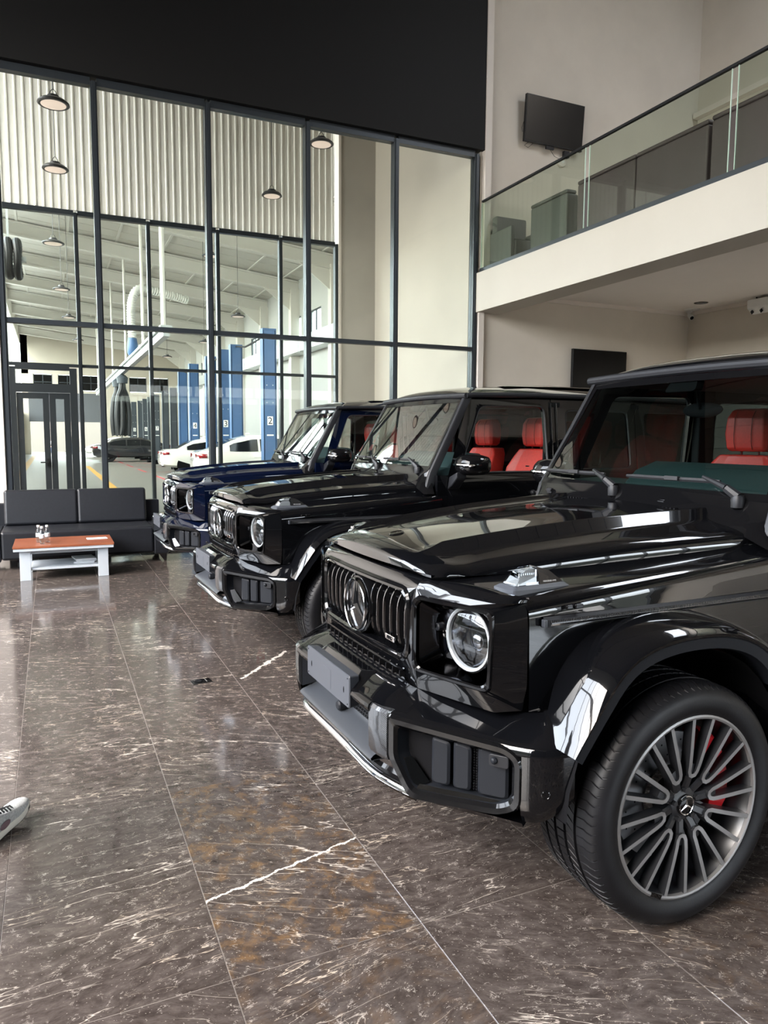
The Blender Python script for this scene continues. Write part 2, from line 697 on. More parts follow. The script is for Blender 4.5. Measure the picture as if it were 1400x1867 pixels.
M_steel = mat('white steelwork', (.62, .60, .55), .55)
M_roofw = mat('white roof sheet', (.55, .53, .48), .6)
M_conc = mat('grey workshop floor', (.16, .155, .14), .32, build=noise_tint(1.3, .12))
M_yel = mat('yellow floor line', (.50, .26, .03), .45)
M_redl = mat('red floor line', (.38, .04, .05), .5)
M_gate = mat('slate grey gate', (.085, .09, .10), .6)
M_pane = glass('clear window pane', (.93, .95, .93), .17, 1.5)
M_rail = glass('green balustrade glass', (.87, .91, .86), .85, 1.52)
M_edge = mat('bright glass edge', (.62, .78, .68), .2)
M_ground = mat('pale yard paving', (.12, .112, .10), .8, build=noise_tint(.5, .08))
M_addwall = mat('dull green grey added wall', (.055, .060, .050), .85, build=noise_tint(.8, .3))
M_fore = mat('pale bounce paving', (.40, .38, .35), .8, build=noise_tint(.6, .08))
M_darkclad = mat('dark cladding for reflections', (.022, .024, .026), .6)
M_yard = mat('white yard wall', (.17, .15, .135), .8)


def wall_obj(name, boxes, m, bevel=0):
    b = MB()
    for q in boxes:
        b.bb(*q)
    return structure(b.obj(name, m, None, smooth=False, bevel=bevel))


# floor with its slabs
floor = wall_obj('floor', [(-4.6, 10.75, -7.1, 14.3, -.16, -.0012)], M_grout)
TW, TL, G = .600, 1.200, .0013
tile_me = None
out = MB()
for i in range(-8, 19):
    for j in range(-8, 8):
        x0, y0 = -.191 + i * TW, 1.930 + j * TL - TL
        x1, y1 = x0 + TW, min(y0 + TL, 10.22)
        if y0 > 10.1 or x1 > 10.75 or x0 < -4.6 or y0 < -7.2:
            continue
        if -3 <= i <= 7 and j >= -1:
            if y1 - y0 < TL - .01 or tile_me is None:
                w, l = TW / 2 - G, (y1 - y0) / 2 - G
                b = MB()
                q = .0012
                b.loft([[(-w, -l, -.012), (w, -l, -.012), (w, l, -.012), (-w, l, -.012)], [(-w, -l, -q), (w, -l, -q), (w, l, -q), (-w, l, -q)],
                        [(-w + q, -l + q, 0), (w - q, -l + q, 0), (w - q, l - q, 0), (-w + q, l - q, 0)]], True, True, True)
                o = b.obj('tile', M_marble, floor, smooth=False)
                if y1 - y0 >= TL - .01:
                    tile_me = o.data
            else:
                o = bpy.data.objects.new('tile', tile_me)
                COL.objects.link(o)
                o.parent = floor
            o.location = ((x0 + x1) / 2, (y0 + y1) / 2, 0)
            gold = 0.0
            if (i, j) in ((1, 0), (1, 1)):
                gold = .25 if j == 0 else .80
            elif random.random() < .12:
                gold = random.uniform(.05, .2)
            o.color = (gold, random.random(), {(1, 1): .5, (2, 3): 1.0}.get((i, j), 0), 1)
        else:
            out.bb(x0 + G, x1 - G, y0 + G, y1 - G, -.012, 0)
o = out.obj('outer_tiles', M_marble, floor, smooth=False)
o['kind'] = 'stuff'
wall_obj('floor_atrium', [(-4.6, 6.4, 10.30, 14.3, -.10, -.004)], M_conc)
wall_obj('floor_workshop', [(-2.0, 10.7, 14.30, 66.2, -.10, -.004)], M_conc)
wall_obj('ground', [(-40, -4.7, -40, 90, -.4, -.14), (-4.7, 30, 66.2, 90, -.4, -.02), (11.2, 40, -7.2, 66.2, -.4, -.14)], M_ground)
wall_obj('ground_forecourt', [(-4.7, 30, -40, -7.2, -.4, -.14)], M_fore)  # unseen paving made paler to bounce light under the balcony
wall_obj('wall_added', [(-14.3, -14, -30, 45, -.14, 4.6), (-14, 30, -19.3, -19, -.14, 3.6)], M_addwall)  # unseen walls added outside so the car flanks reflect dark
wall_obj('wall_yard', [(-20, 30, 76, 76.3, 0, 3.0)], M_yard)
b = MB()
b.bb(-1.3, -1.0, 15, 64, -.003, -.001)
b.bb(1.55, 1.75, 15.0, 40, -.003, -.001)
structure(b.obj('trim_8', M_yel, None, smooth=False))
b = MB()
for y in (21.5, 27.2, 33, 38.6, 44, 49.5):
    b.bb(3.6, 9.6, y - .45, y - .33, -.003, -.001)
    b.bb(3.6, 3.72, y - .45, y + 3, -.003, -.001)
structure(b.obj('trim_9', M_redl, None, smooth=False))

# walls
CZ = 10.4
wall_obj('wall_back', [(6.26, 10.95, 10.30, 10.50, 0, CZ)], M_plast)
wall_obj('wall_right', [(10.75, 10.95, -7.1, 10.30, 0, CZ)], M_plast)
wall_obj('wall_back_left', [(-4.6, -.52, 10.24, 10.46, 0, 5.96)], M_wtrim)
wall_obj('trim_1', [(-4.6, 6.29, 10.22, 10.46, 5.955, CZ)], M_black)          # black fascia over the glazing
wall_obj('trim_2', [(6.29, 6.40, 10.20, 10.30, 4.10, CZ), (6.235, 6.33, 10.22, 10.30, 0, 3.5)], M_wtrim)
wall_obj('trim_3', [(6.20, 6.64, -7.1, 10.30, 3.50, 4.10)], M_cream)           # balcony fascia beam
wall_obj('floor_mezzanine', [(6.64, 10.75, -7.1, 10.30, 3.83, 4.08)], M_ceil)
wall_obj('trim_4', [(6.64, 10.75, 10.262, 10.30, 3.765, 3.83), (10.712, 10.75, -7.1, 10.262, 3.765, 3.83)], M_wtrim)
wall_obj('trim_5', [(10.62, 10.75, -5.5, 10.28, 7.19, 7.28)], M_wtrim)         # white ledge high on the right wall
b = MB()
xs = [-4.6 + i * .5 for i in range(32)]
for x in xs[:-1]:
    b.bb(x + .012, x + .488, -7.1, .5 if x > 8.2 and x < 10.2 else 10.46, CZ, CZ + .05)
    if 8.2 < x < 10.2:  # gap in the roof, added to brighten the upper walls
        b.bb(x + .012, x + .488, 5.0, 10.46, CZ, CZ + .05)
b.bb(-4.6, 7.4, -7.1, 10.46, CZ + .05, CZ + .12)
b.bb(7.4, 11, -7.1, .5, CZ + .05, CZ + .12)
b.bb(7.4, 11, 5.0, 10.46, CZ + .05, CZ + .12)
b.bb(10.4, 11, .5, 5.0, CZ + .05, CZ + .12)
b.bb(7.4, 8.4, .5, 5.0, CZ + .05, CZ + .12)
for y in (-5, -2, 1, 4, 7):
    b.bb(-4.6, 10.9, y - .05, y + .05, CZ - .14, CZ)
structure(b.obj('ceiling', M_deck, None, smooth=False))


def ribbed(name, x0, x1, pos, z0, z1, axis, m, pitch=.128, depth=.016):
    """Profiled metal sheet: trapezoid ribs along z."""
    prof = []
    n = int((x1 - x0) / pitch)
    for i in range(n):
        a = x0 + i * pitch
        prof += [(a, 0), (a + pitch * .68, 0), (a + pitch * .76, -depth), (a + pitch * .92, -depth)]
    prof.append((x0 + n * pitch, 0))
    f = (lambda a, d, z: (a, pos + d, z)) if axis == 'x' else (lambda a, d, z: (pos - d, a, z))
    back = .05
    r0 = [f(a, d, z0) for a, d in prof]
    r1 = [f(a, d, z1) for a, d in prof]
    q = MB().loft([[f(a, back, z0) for a, d in prof], r0, r1, [f(a, back, z1) for a, d in prof]], False)
    return structure(q.obj(name, m, None, smooth=False, normals=False))


# atrium behind the glazing
ribbed('wall_atrium_back', -4.55, 5.40, 14.32, 5.42, 9.3, 'x', M_corr)
wall_obj('wall_atrium_pillar', [(5.45, 6.2, 14.26, 14.6, 0, 9.3)], M_pillar)
wall_obj('trim_6', [(5.40, 5.45, 14.24, 14.5, 0, 9.3)], M_wtrim)
wall_obj('wall_atrium_right', [(6.2, 6.42, 10.50, 14.6, 0, 9.3)], M_beige)
wall_obj('ceiling_atrium', [(-4.6, 6.42, 10.46, 14.6, 9.3, 9.4)], M_roofw)
wall_obj('wall_atrium_left_back', [(-4.6, -.74, 14.30, 14.5, 0, 5.42)], M_wtrim)


# glazing: frames and panes as parts
def glazing(name, y, xs, zs, w, d, m=M_frame, pane_skip=(), end=None):
    e = empty(name, ((xs[0] + xs[-1]) / 2, y, 0))
    structure(e)
    ox = (xs[0] + xs[-1]) / 2
    for x in xs:
        q = MB().bb(x - ox - w / 2, x - ox + w / 2, -d / 2, d / 2, zs[0], zs[-1])
        q.bb(x - ox - w * .28, x - ox + w * .28, -d / 2 - .018, -d / 2, zs[0], zs[-1])
        q.obj('mullion', m, e, smooth=False)
    for k, z in enumerate(zs):
        for i in range(len(xs) - 1):
            hh = w * (1.25 if k == len(zs) - 1 else .8)
            MB().bb(xs[i] - ox + w / 2, xs[i + 1] - ox - w / 2, -d * .42, d * .42, z - hh / 2, z + hh / 2).obj('transom', m, e, smooth=False)
    for k in range(len(zs) - 1):
        for i in range(len(xs) - 1):
            if (i, k) in pane_skip:
                continue
            MB().bb(xs[i] - ox + w / 2, xs[i + 1] - ox - w / 2, -.006, .006, zs[k] + w * .4, zs[k + 1] - w * .4).obj('pane', M_pane, e, smooth=False)
    return e


glazing('window_1', 10.34, [-.475, .640, 2.045, 3.435, 4.810, 6.190], [.05, 2.93, 5.90], .075, .13)
glazing('window_2', 14.34, [-.70, .53, 1.74, 2.99, 4.21, 5.37], [.05, 2.75, 5.37], .065, .12, pane_skip=((0, 0),))
# door in the inner glazing
dr = structure(empty('door_1', (-.085, 14.34, 0)))
m = MB()
m.bb(-.55, -.43, -.05, .05, 0, 2.70)
m.bb(.43, .55, -.05, .05, 0, 2.70)
m.bb(-.43, .43, -.05, .05, 2.27, 2.42)
m.bb(-.43, .43, -.05, .05, 2.66, 2.74)
m.obj('door_frame', M_frame, dr, smooth=False)
for x0, x1, nm in ((-.425, .085, 'door_leaf'), (.09, .425, 'door_leaf')):
    m = MB()
    m.bb(x0, x0 + .10, -.03, .03, .02, 2.26)
    m.bb(x1 - .10, x1, -.03, .03, .02, 2.26)
    m.bb(x0 + .10, x1 - .10, -.03, .03, 2.16, 2.26)
    m.bb(x0 + .10, x1 - .10, -.03, .03, .02, .20)
    lf = m.obj(nm, M_frame, dr, smooth=False)
    MB().bb(x0 + .10, x1 - .10, -.005, .005, .20, 2.16).obj('door_pane', M_pane, lf, smooth=False)
    if x0 < 0:
        m = MB()
        m.bb(x1 - .07, x1 - .03, -.06, -.03, .98, 1.12)
        m.tube([(x1 - .05, -.03, 1.05), (x1 - .05, -.075, 1.05), (x1 - .17, -.075, 1.05)], .011, 8)
        m.obj('door_handle', M_satin, lf)
MB().bb(-.43, .43, -.005, .005, 2.42, 2.66).obj('transom_pane', M_pane, dr, smooth=False)

# street side: glazed below, ribbed sheet above; open bays behind the camera
ribbed('wall_left', -7.0, 10.3, -4.5, 6.82, CZ, 'y', M_corr2)
wall_obj('wall_left_rear', [(-4.6, -4.4, -7.1, -1.6, 0, 6.82)], M_darkclad)  # unseen room walls kept dark for what the car panels mirror
fe = structure(empty('window_3', (-4.5, 1.6, 0)))
for i in range(9):
    y = -2.84 + i * 1.44
    MB().bb(-.06, .06, y - .035, y + .035, 0, 6.82).obj('mullion', M_frame, fe, smooth=False)
for z in (.05, 2.75, 5.0, 6.80):
    MB().bb(-.05, .05, -3.2, 8.7, z - .035, z + .035).obj('transom', M_frame, fe, smooth=False)
wall_obj('wall_front', [(-4.6, 10.95, -7.25, -7.1, 5.42, CZ), (10.5, 10.95, -7.25, -7.1, 0, 5.42), (-4.6, 2.6, -7.25, -7.1, 0, 5.42), (2.6, 10.5, -7.25, -7.1, 3.4, 5.42)], M_darkclad)
fe = structure(empty('window_4', (6.55, -7.18, 0)))  # unseen opening, placed here to light the walls under the balcony
for i in range(8):
    x = -3.95 + i * 1.128
    MB().bb(x - .035, x + .035, -.06, .06, 0, 3.4).obj('mullion', M_frame, fe, smooth=False)
for z in (.05, 2.4, 3.38):
    MB().bb(-3.95, 3.95, -.05, .05, z - .035, z + .035).obj('transom', M_frame, fe, smooth=False)
fe = structure(empty('window_5', (-4.5, 12.4, 0)))
for i in range(4):
    y = -1.8 + i * 1.2
    MB().bb(-.06, .06, y - .035, y + .035, 0, 9.3).obj('mullion', M_frame, fe, smooth=False)
portal('portal_left', (-4.62, 4.35, 3.4), (0, radians(-90), 0), 6.7, 11.8)
portal('portal_front', (6.55, -7.3, 1.7), (radians(90), 0, 0), 7.9, 3.4)
portal('portal_roof', (9.4, 2.75, CZ + .2), (0, 0, 0), 2.0, 4.5)
portal('portal_atrium', (-4.62, 12.4, 4.6), (0, radians(-90), 0), 9.0, 3.7)

# workshop hall
HX0, HX1, HY1 = -1.95, 10.4, 66.0
wys = [15.5 + 2.0 * i for i in range(20)]
ZW0, ZW1 = 5.80, 6.93
bx = [(HX1, HX1 + .2, 14.6, HY1, 0, ZW0), (HX1, HX1 + .2, 14.6, HY1, ZW1, 10.2)]
y = 14.6
wins = [22.4, 29.5, 32.2, 37.0, 39.7, 44.5, 47.2, 52.0, 54.7, 59.6, 62.4]
for wy in wins:
    bx.append((HX1, HX1 + .2, y, wy, ZW0, ZW1))
    y = wy + 1.5
bx.append((HX1, HX1 + .2, y, HY1, ZW0, ZW1))
wall_obj('wall_workshop_right', bx, M_hall)
for k, wy in enumerate(wins):
    e = structure(empty('window_%d' % (6 + k), (HX1 + .06, wy + .75, (ZW0 + ZW1) / 2)))
    q = MB()
    for a, c in ((-.75, -.69), (.69, .75), (-.03, .03)):
        q.bb(-.03, .03, a, c, -.565, .565)
    q.bb(-.03, .03, -.75, .75, .51, .565)
    q.bb(-.03, .03, -.75, .75, -.565, -.51)
    q.obj('window_frame', M_frame, e, smooth=False)
    MB().bb(-.004, .004, -.69, .69, -.51, .51).obj('pane', M_pane, e, smooth=False)
wall_obj('wall_workshop_left', [(HX0 - .2, HX0, 14.6, HY1, 0, 3.4), (HX0 - .2, HX0, 14.6, HY1, 8.8, 10.2)] + [(HX0 - .2, HX0, 14.6 + 5 * i, 15.1 + 5 * i, 3.4, 8.8) for i in range(11)], M_steel)  # open band between the posts added to let more light into the hall
fw = [(HX0, -1.44, HY1, HY1 + .2, 0, 10.2), (3.96, HX1, HY1, HY1 + .2, 0, 5.2), (-1.44, 3.96, HY1, HY1 + .2, 2.64, 5.2), (HX0, HX1, HY1, HY1 + .2, 6.44, 10.2)]
y = -1.44
for wx in (-1.1, .72, 2.5, 6.2, 8.0):
    fw.append((y, wx, HY1, HY1 + .2, 5.2, 6.44))
    y = wx + 1.4
fw.append((y, HX1, HY1, HY1 + .2, 5.2, 6.44))
wall_obj('wall_workshop_far', fw, M_beige)
for k, wx in enumerate((-1.1, .72, 2.5, 6.2, 8.0)):
    e = structure(empty('window_%d' % (20 + k), (wx + .70, HY1 + .1, 5.82)))
    q = MB()
    for a, c in ((-.70, -.64), (.64, .70), (-.03, .03)):
        q.bb(a, c, -.03, .03, -.62, .62)
    q.bb(-.70, .70, -.03, .03, -.02, .03)
    q.obj('window_frame', M_frame, e, smooth=False)
    MB().bb(-.68, .68, -.004, .004, -.6, .6).obj('pane', M_gloss, e, smooth=False)
wall_obj('door_2', [(-1.5, 4.02, HY1 - .12, HY1, 2.64, 4.97)], M_gate)
b = MB()
b.add([(HX0 - .2, 14.55, 9.9), (HX1 + .2, 14.55, 8.5), (HX1 + .2, HY1 + .2, 8.5), (HX0 - .2, HY1 + .2, 9.9), (HX0 - .2, 14.55, 10.0), (HX1 + .2, 14.55, 8.6), (HX1 + .2, HY1 + .2, 8.6), (HX0 - .2, HY1 + .2, 10.0)],
      [(0, 1, 2, 3), (7, 6, 5, 4), (0, 4, 5, 1), (1, 5, 6, 2), (2, 6, 7, 3), (3, 7, 4, 0)])
structure(b.obj('ceiling_workshop', M_roofw, None, smooth=False))
rz = lambda x: 9.9 - (x - HX0 + .2) / (HX1 - HX0 + .4) * 1.4
for k in range(10):
    y = 17.0 + 5.2 * k
    b = MB()
    for z0, z1, w in ((-.62, -.56, .13), (-.56, -.12, .02), (-.12, -.06, .13)):
        b.loft([[(x, y - w, rz(x) + z0), (x, y + w, rz(x) + z0), (x, y + w, rz(x) + z1), (x, y - w, rz(x) + z1)] for x in (HX0, HX1)], True, True, True)
    b.bb(HX1 - .40, HX1, y - .18, y + .18, 0, rz(HX1) - .4)
    # haunch at the column head
    b.loft([[(x, y - .03, rz(x) - .62 - d), (x, y + .03, rz(x) - .62 - d), (x, y + .03, rz(x) - .55), (x, y - .03, rz(x) - .55)] for x, d in ((HX1 - 1.6, .0), (HX1 - .4, .75))], True, True, True)
    structure(b.obj('trim_%d' % (30 + k), M_steel, None, smooth=False))
b = MB()
for x in (-.9, .9, 2.7, 4.5, 6.3, 8.1, 9.7):
    b.loft([[(x - .04, y, rz(x) - .06), (x + .04, y, rz(x) - .06), (x + .04, y, rz(x) - .01), (x - .04, y, rz(x) - .01)] for y in (14.6, HY1)], True, True, True)
structure(b.obj('trim_50', M_steel, None, smooth=False))
b = MB()
for i in range(50):
    y = 15 + i
    b.loft([[(x, y - .05, rz(x) - .012), (x, y + .05, rz(x) - .012), (x, y + .05, rz(x) - .001), (x, y - .05, rz(x) - .001)] for x in (HX0, HX1)], True, True, True)
structure(b.obj('trim_51', M_roofw, None, smooth=False))

# =================================================================== the off-road car (u forward, v left, z up)
class Plan:
    """A curve in plan, from the car's centre line to its flank, by arc length; s < 0 is the mirrored side."""
    def __init__(s, uv, n=160):
        s.p = spline([(a, b) for a, b in uv], n)
        s.L = [0]
        for i in range(1, n):
            s.L.append(s.L[-1] + (s.p[i] - s.p[i - 1]).length)

    def s_at_v(s, v):
        for i in range(1, len(s.p)):
            if s.p[i].y >= v:
                t = (v - s.p[i - 1].y) / max(s.p[i].y - s.p[i - 1].y, 1e-9)
                return s.L[i - 1] + t * (s.L[i] - s.L[i - 1])
        return s.L[-1]

    def at(s, q, off=0.0):
        g = 1 if q >= 0 else -1
        q = min(abs(q), s.L[-1] - 1e-6)
        lo, hi = 0, len(s.L) - 1
        while hi - lo > 1:
            m = (lo + hi) // 2
            if s.L[m] <= q:
                lo = m
            else:
                hi = m
        t = (q - s.L[lo]) / (s.L[hi] - s.L[lo])
        p = s.p[lo].lerp(s.p[hi], t)
        a, b = s.p[max(lo - 1, 0)], s.p[min(hi + 1, len(s.p) - 1)]
        d = (b - a).normalized()
        n = Vector((d.y, -d.x))                       # outward: forward and to the flank
        if n.x < 0 and n.y < 0:
            n = -n
        p = p + n * off
        return p.x, g * p.y


NOSE = Plan([(.715, 0), (.713, .2), (.702, .40), (.688, .44), (.648, .56), (.602, .685), (.588, .712), (.562, .733), (.528, .7405), (.488, .743)])
BUMP = Plan([(.828, 0), (.828, .20), (.826, .36), (.806, .45), (.715, .585), (.575, .775), (.535, .830), (.490, .868), (.42, .890)])


def lean(z):
    return (max(0, z - 1.0) / .035) ** 2 * .012 + (max(0, .785 - z) / .085) ** 2 * .022


def PN(s, z, off=0.0):
    u, v = NOSE.at(s, off - lean(z))
    return (u, v, z)


def PB(s, z, off=0.0):
    u, v = BUMP.at(s, off)
    return (u, v, z)


def dens(loop, m):
    out = []
    for i, p in enumerate(loop):
        q = loop[(i + 1) % len(loop)]
        for k in range(m):
            t = k / m
            out.append((p[0] + (q[0] - p[0]) * t, p[1] + (q[1] - p[1]) * t))
    return out


def side_v(u, z):
    """Half width of the cabin flank at height z."""
    return interp(z, [.40, .55, .95, 1.16, 1.20, 1.27, 1.82], [.70, .742, .752, .748, .738, .712, .648])


def arch_low(u):
    """Lower edge of the front flank: above the wheel opening it follows the arch."""
    xs = [-.60, -.50, -.44, -.36, -.26, -.13, 0, .13, .26, .35, .42, .50]
    zs = [.42, .45, .66, .79, .88, .935, .95, .935, .88, .80, .70, .70]
    return interp(u, xs, zs)


def star_mb(r, y, depth, ring=True, axis='x', wide=.13):
    """Three-pointed star in a ring, facing +axis, built around the origin."""
    m = MB()

    def P(a, b, h):
        return (h, a, b) if axis == 'x' else (a, h, b)
    c0 = P(0, 0, y + depth)
    for k in range(3):
        a = pi / 2 + k * 2 * pi / 3
        tip = P(cos(a) * r * .97, sin(a) * r * .97, y + depth * .25)
        w1, w2 = a + pi / 3, a - pi / 3
        p1 = P(cos(w1) * r * wide * 1.25, sin(w1) * r * wide * 1.25, y + depth * .2)
        p2 = P(cos(w2) * r * wide * 1.25, sin(w2) * r * wide * 1.25, y + depth * .2)
        m.add([c0, p1, tip, p2], [(0, 1, 2), (0, 2, 3)])
    if ring:
        q = r * .06
        prof = [(r - q, y), (r - q * .6, y + depth * .6), (r, y + depth * .8), (r + q * .8, y + depth * .5), (r + q, y)]
        m.lathe(prof, 40, (0, 0, 0), axis)
    return m


def build_wheel(parent, x, v, flip):
    R, yo = .388, 0.0
    hub = MB()
    hub.lathe([(.2905, -.012), (.2925, -.004), (.2925, .002), (.2865, .0045), (.2805, .003), (.2790, -.008)], 72, ax='y', mi=1)
    hub.lathe([(.2790, -.008), (.268, -.035), (.258, -.13), (.266, -.255), (.282, -.27)], 48, ax='y')
    hub.lathe([(.001, -.020), (.034, -.020), (.052, -.026), (.062, -.040), (.066, -.09)], 30, ax='y')
    for k in range(5):
        a = k * 2 * pi / 5 + .3
        hub.lathe([(.0085, -.012), (.0085, -.034)], 8, (cos(a) * .048, 0, sin(a) * .048), 'y', True, True)
    w = hub.obj('wheel', [M_rimd, M_rimb], parent, angle=30)
    w.location = (x, v, R)
    if flip:
        w.rotation_euler = (0, 0, pi)
    # tyre with circumferential grooves and shoulder sipes
    prof = [(.283, -.014), (.290, .000), (.303, .0075), (.322, .012), (.342, .0125), (.358, .008), (.370, -.001), (.379, -.012), (.3845, -.024),
            (.3868, -.038), (.3874, -.0655), (.3800, -.0665), (.3800, -.0775), (.3878, -.0785), (.3880, -.112), (.3800, -.113), (.3800, -.124), (.3880, -.125),
            (.3880, -.158), (.3800, -.159), (.3800, -.170), (.3878, -.171), (.3874, -.205), (.380, -.206), (.380, -.216), (.3868, -.217), (.3845, -.250), (.372, -.268), (.340, -.282), (.300, -.275), (.283, -.262)]
    N = 84
    rings = []
    for k in range(N):
        for j, fr in enumerate((0, .80, .85, .95)):
            a = 2 * pi * (k + fr) / N
            ring = []
            for r, h in prof:
                rr, aa = r, a
                if -.064 < h < -.004 and r > .365:
                    aa = a - (h + .03) * .9
                    if j >= 2:
                        rr = r - .0052
                elif h < -.08 and r > .381:
                    aa = a + (h + .14) * (1.6 if h > -.14 else -1.2)
                    if j >= 2:
                        rr = r - .0045
                rr *= R / .388
                ring.append((cos(aa) * rr, h, sin(aa) * rr))
            rings.append(ring)
    rings.append(rings[0])
    MB().loft(rings, False).obj('tyre', M_tyre, w, angle=40, weld=True)
    # raised dots of writing are left off the side wall; ten double spokes with machined edges
    for k in range(10):
        a = pi / 2 + k * 2 * pi / 10 + radians(9)
        path = [(.0425, .2805), (.034, .225), (.0255, .170), (.0195, .130), (.0165, .110), (.010, .098), (0, .0945)]
        path = path + [(-t, r) for t, r in path[-2::-1]]
        hw = .0066
        top_o, top_i, bot_o, bot_i = [], [], [], []
        for i, (t, r) in enumerate(path):
            p, q = path[max(i - 1, 0)], path[min(i + 1, len(path) - 1)]
            d = Vector((q[0] - p[0], q[1] - p[1])).normalized()
            n = Vector((d.y, -d.x))
            y = interp(r, [.09, .14, .28], [-.010, -.004, .0005])
            for lst, sg, yy, ex in ((top_o, -1, y, 0), (top_i, 1, y, 0), (bot_o, -1, y - .030, .003), (bot_i, 1, y - .030, .002)):
                tt, rr = t + n.x * (hw + ex) * sg, r + n.y * (hw + ex) * sg
                rr = min(rr, .2805)
                lst.append((cos(a) * rr - sin(a) * tt, yy, sin(a) * rr + cos(a) * tt))
        m = MB()
        m.loft([top_o, top_i], False, mi=1)
        m.loft([top_i, bot_i], False)
        m.loft([top_o, bot_o], False)
        m.loft([bot_o, bot_i], False)
        nk = []
        for r, hw2, y0, y1 in ((.130, .018, -.016, -.05), (.100, .0165, -.014, -.05), (.075, .0155, -.018, -.06), (.050, .016, -.024, -.07)):
            nk.append([(cos(a) * r - sin(a) * t, y, sin(a) * r + cos(a) * t) for t, y in ((-hw2, y0 - .006), (-hw2 * .55, y0), (hw2 * .55, y0), (hw2, y0 - .006), (hw2, y1), (-hw2, y1))])
        m.loft(nk, True, True, True)
        m.obj('spoke', [M_rimd, M_rimb], w, angle=28)
    cap = MB().lathe([(.0005, -.0125), (.029, -.0125), (.033, -.015), (.034, -.022)], 30, ax='y')
    cp = cap.obj('hub_cap', M_gloss, w)
    st = star_mb(.029, -.0125, .003, axis='y')
    st.obj('hub_emblem', M_chrome, w, smooth=False)
    d = MB()
    d.lathe([(.10, -.098), (.205, -.098), (.205, -.122), (.10, -.122)], 60, ax='y')
    d.lathe([(.10, -.090), (.10, -.13)], 40, ax='y')
    for k in range(40):
        a = k * 2 * pi / 40
        r = .13 + .05 * ((k * 7) % 5) / 4
        d.lathe([(.0035, -.0972), (.0004, -.0971)], 6, (cos(a) * r, 0, sin(a) * r), 'y', mi=1)
    d.obj('brake_disc', [M_disc, M_matt], w)
    c = MB()
    rings = []
    for i in range(11):
        a = radians(158) - radians(84) * (i / 10 - .5) if True else 0
        g = .012 if i in (0, 10) else 0
        rings.append([(cos(a) * r, y, sin(a) * r) for r, y in ((.150 + g, -.075), (.160, -.060), (.232 - g, -.058), (.243 - g, -.070), (.243 - g, -.125), (.150 + g, -.125))])
    c.loft(rings, True, True, True)
    c.obj('brake_caliper', M_red, w, angle=30)
    bd = MB()
    a = radians(297)
    bd.box((cos(a) * .2835, .0045, sin(a) * .2835), (.046, .0016, .0135), Matrix.Rotation(-(a - pi / 2), 3, 'Y'))
    b = bd.obj('rim_badge', M_gloss, w)
    tx = Vector((-sin(a), 0, cos(a)))
    text_mesh('rim_lettering', 'AMG', .013, M_dchrome, w, basis((cos(a) * .2835, .0056, sin(a) * .2835), tx, Vector((0, 1, 0)).cross(tx), (0, 1, 0)), .0004)
    return w


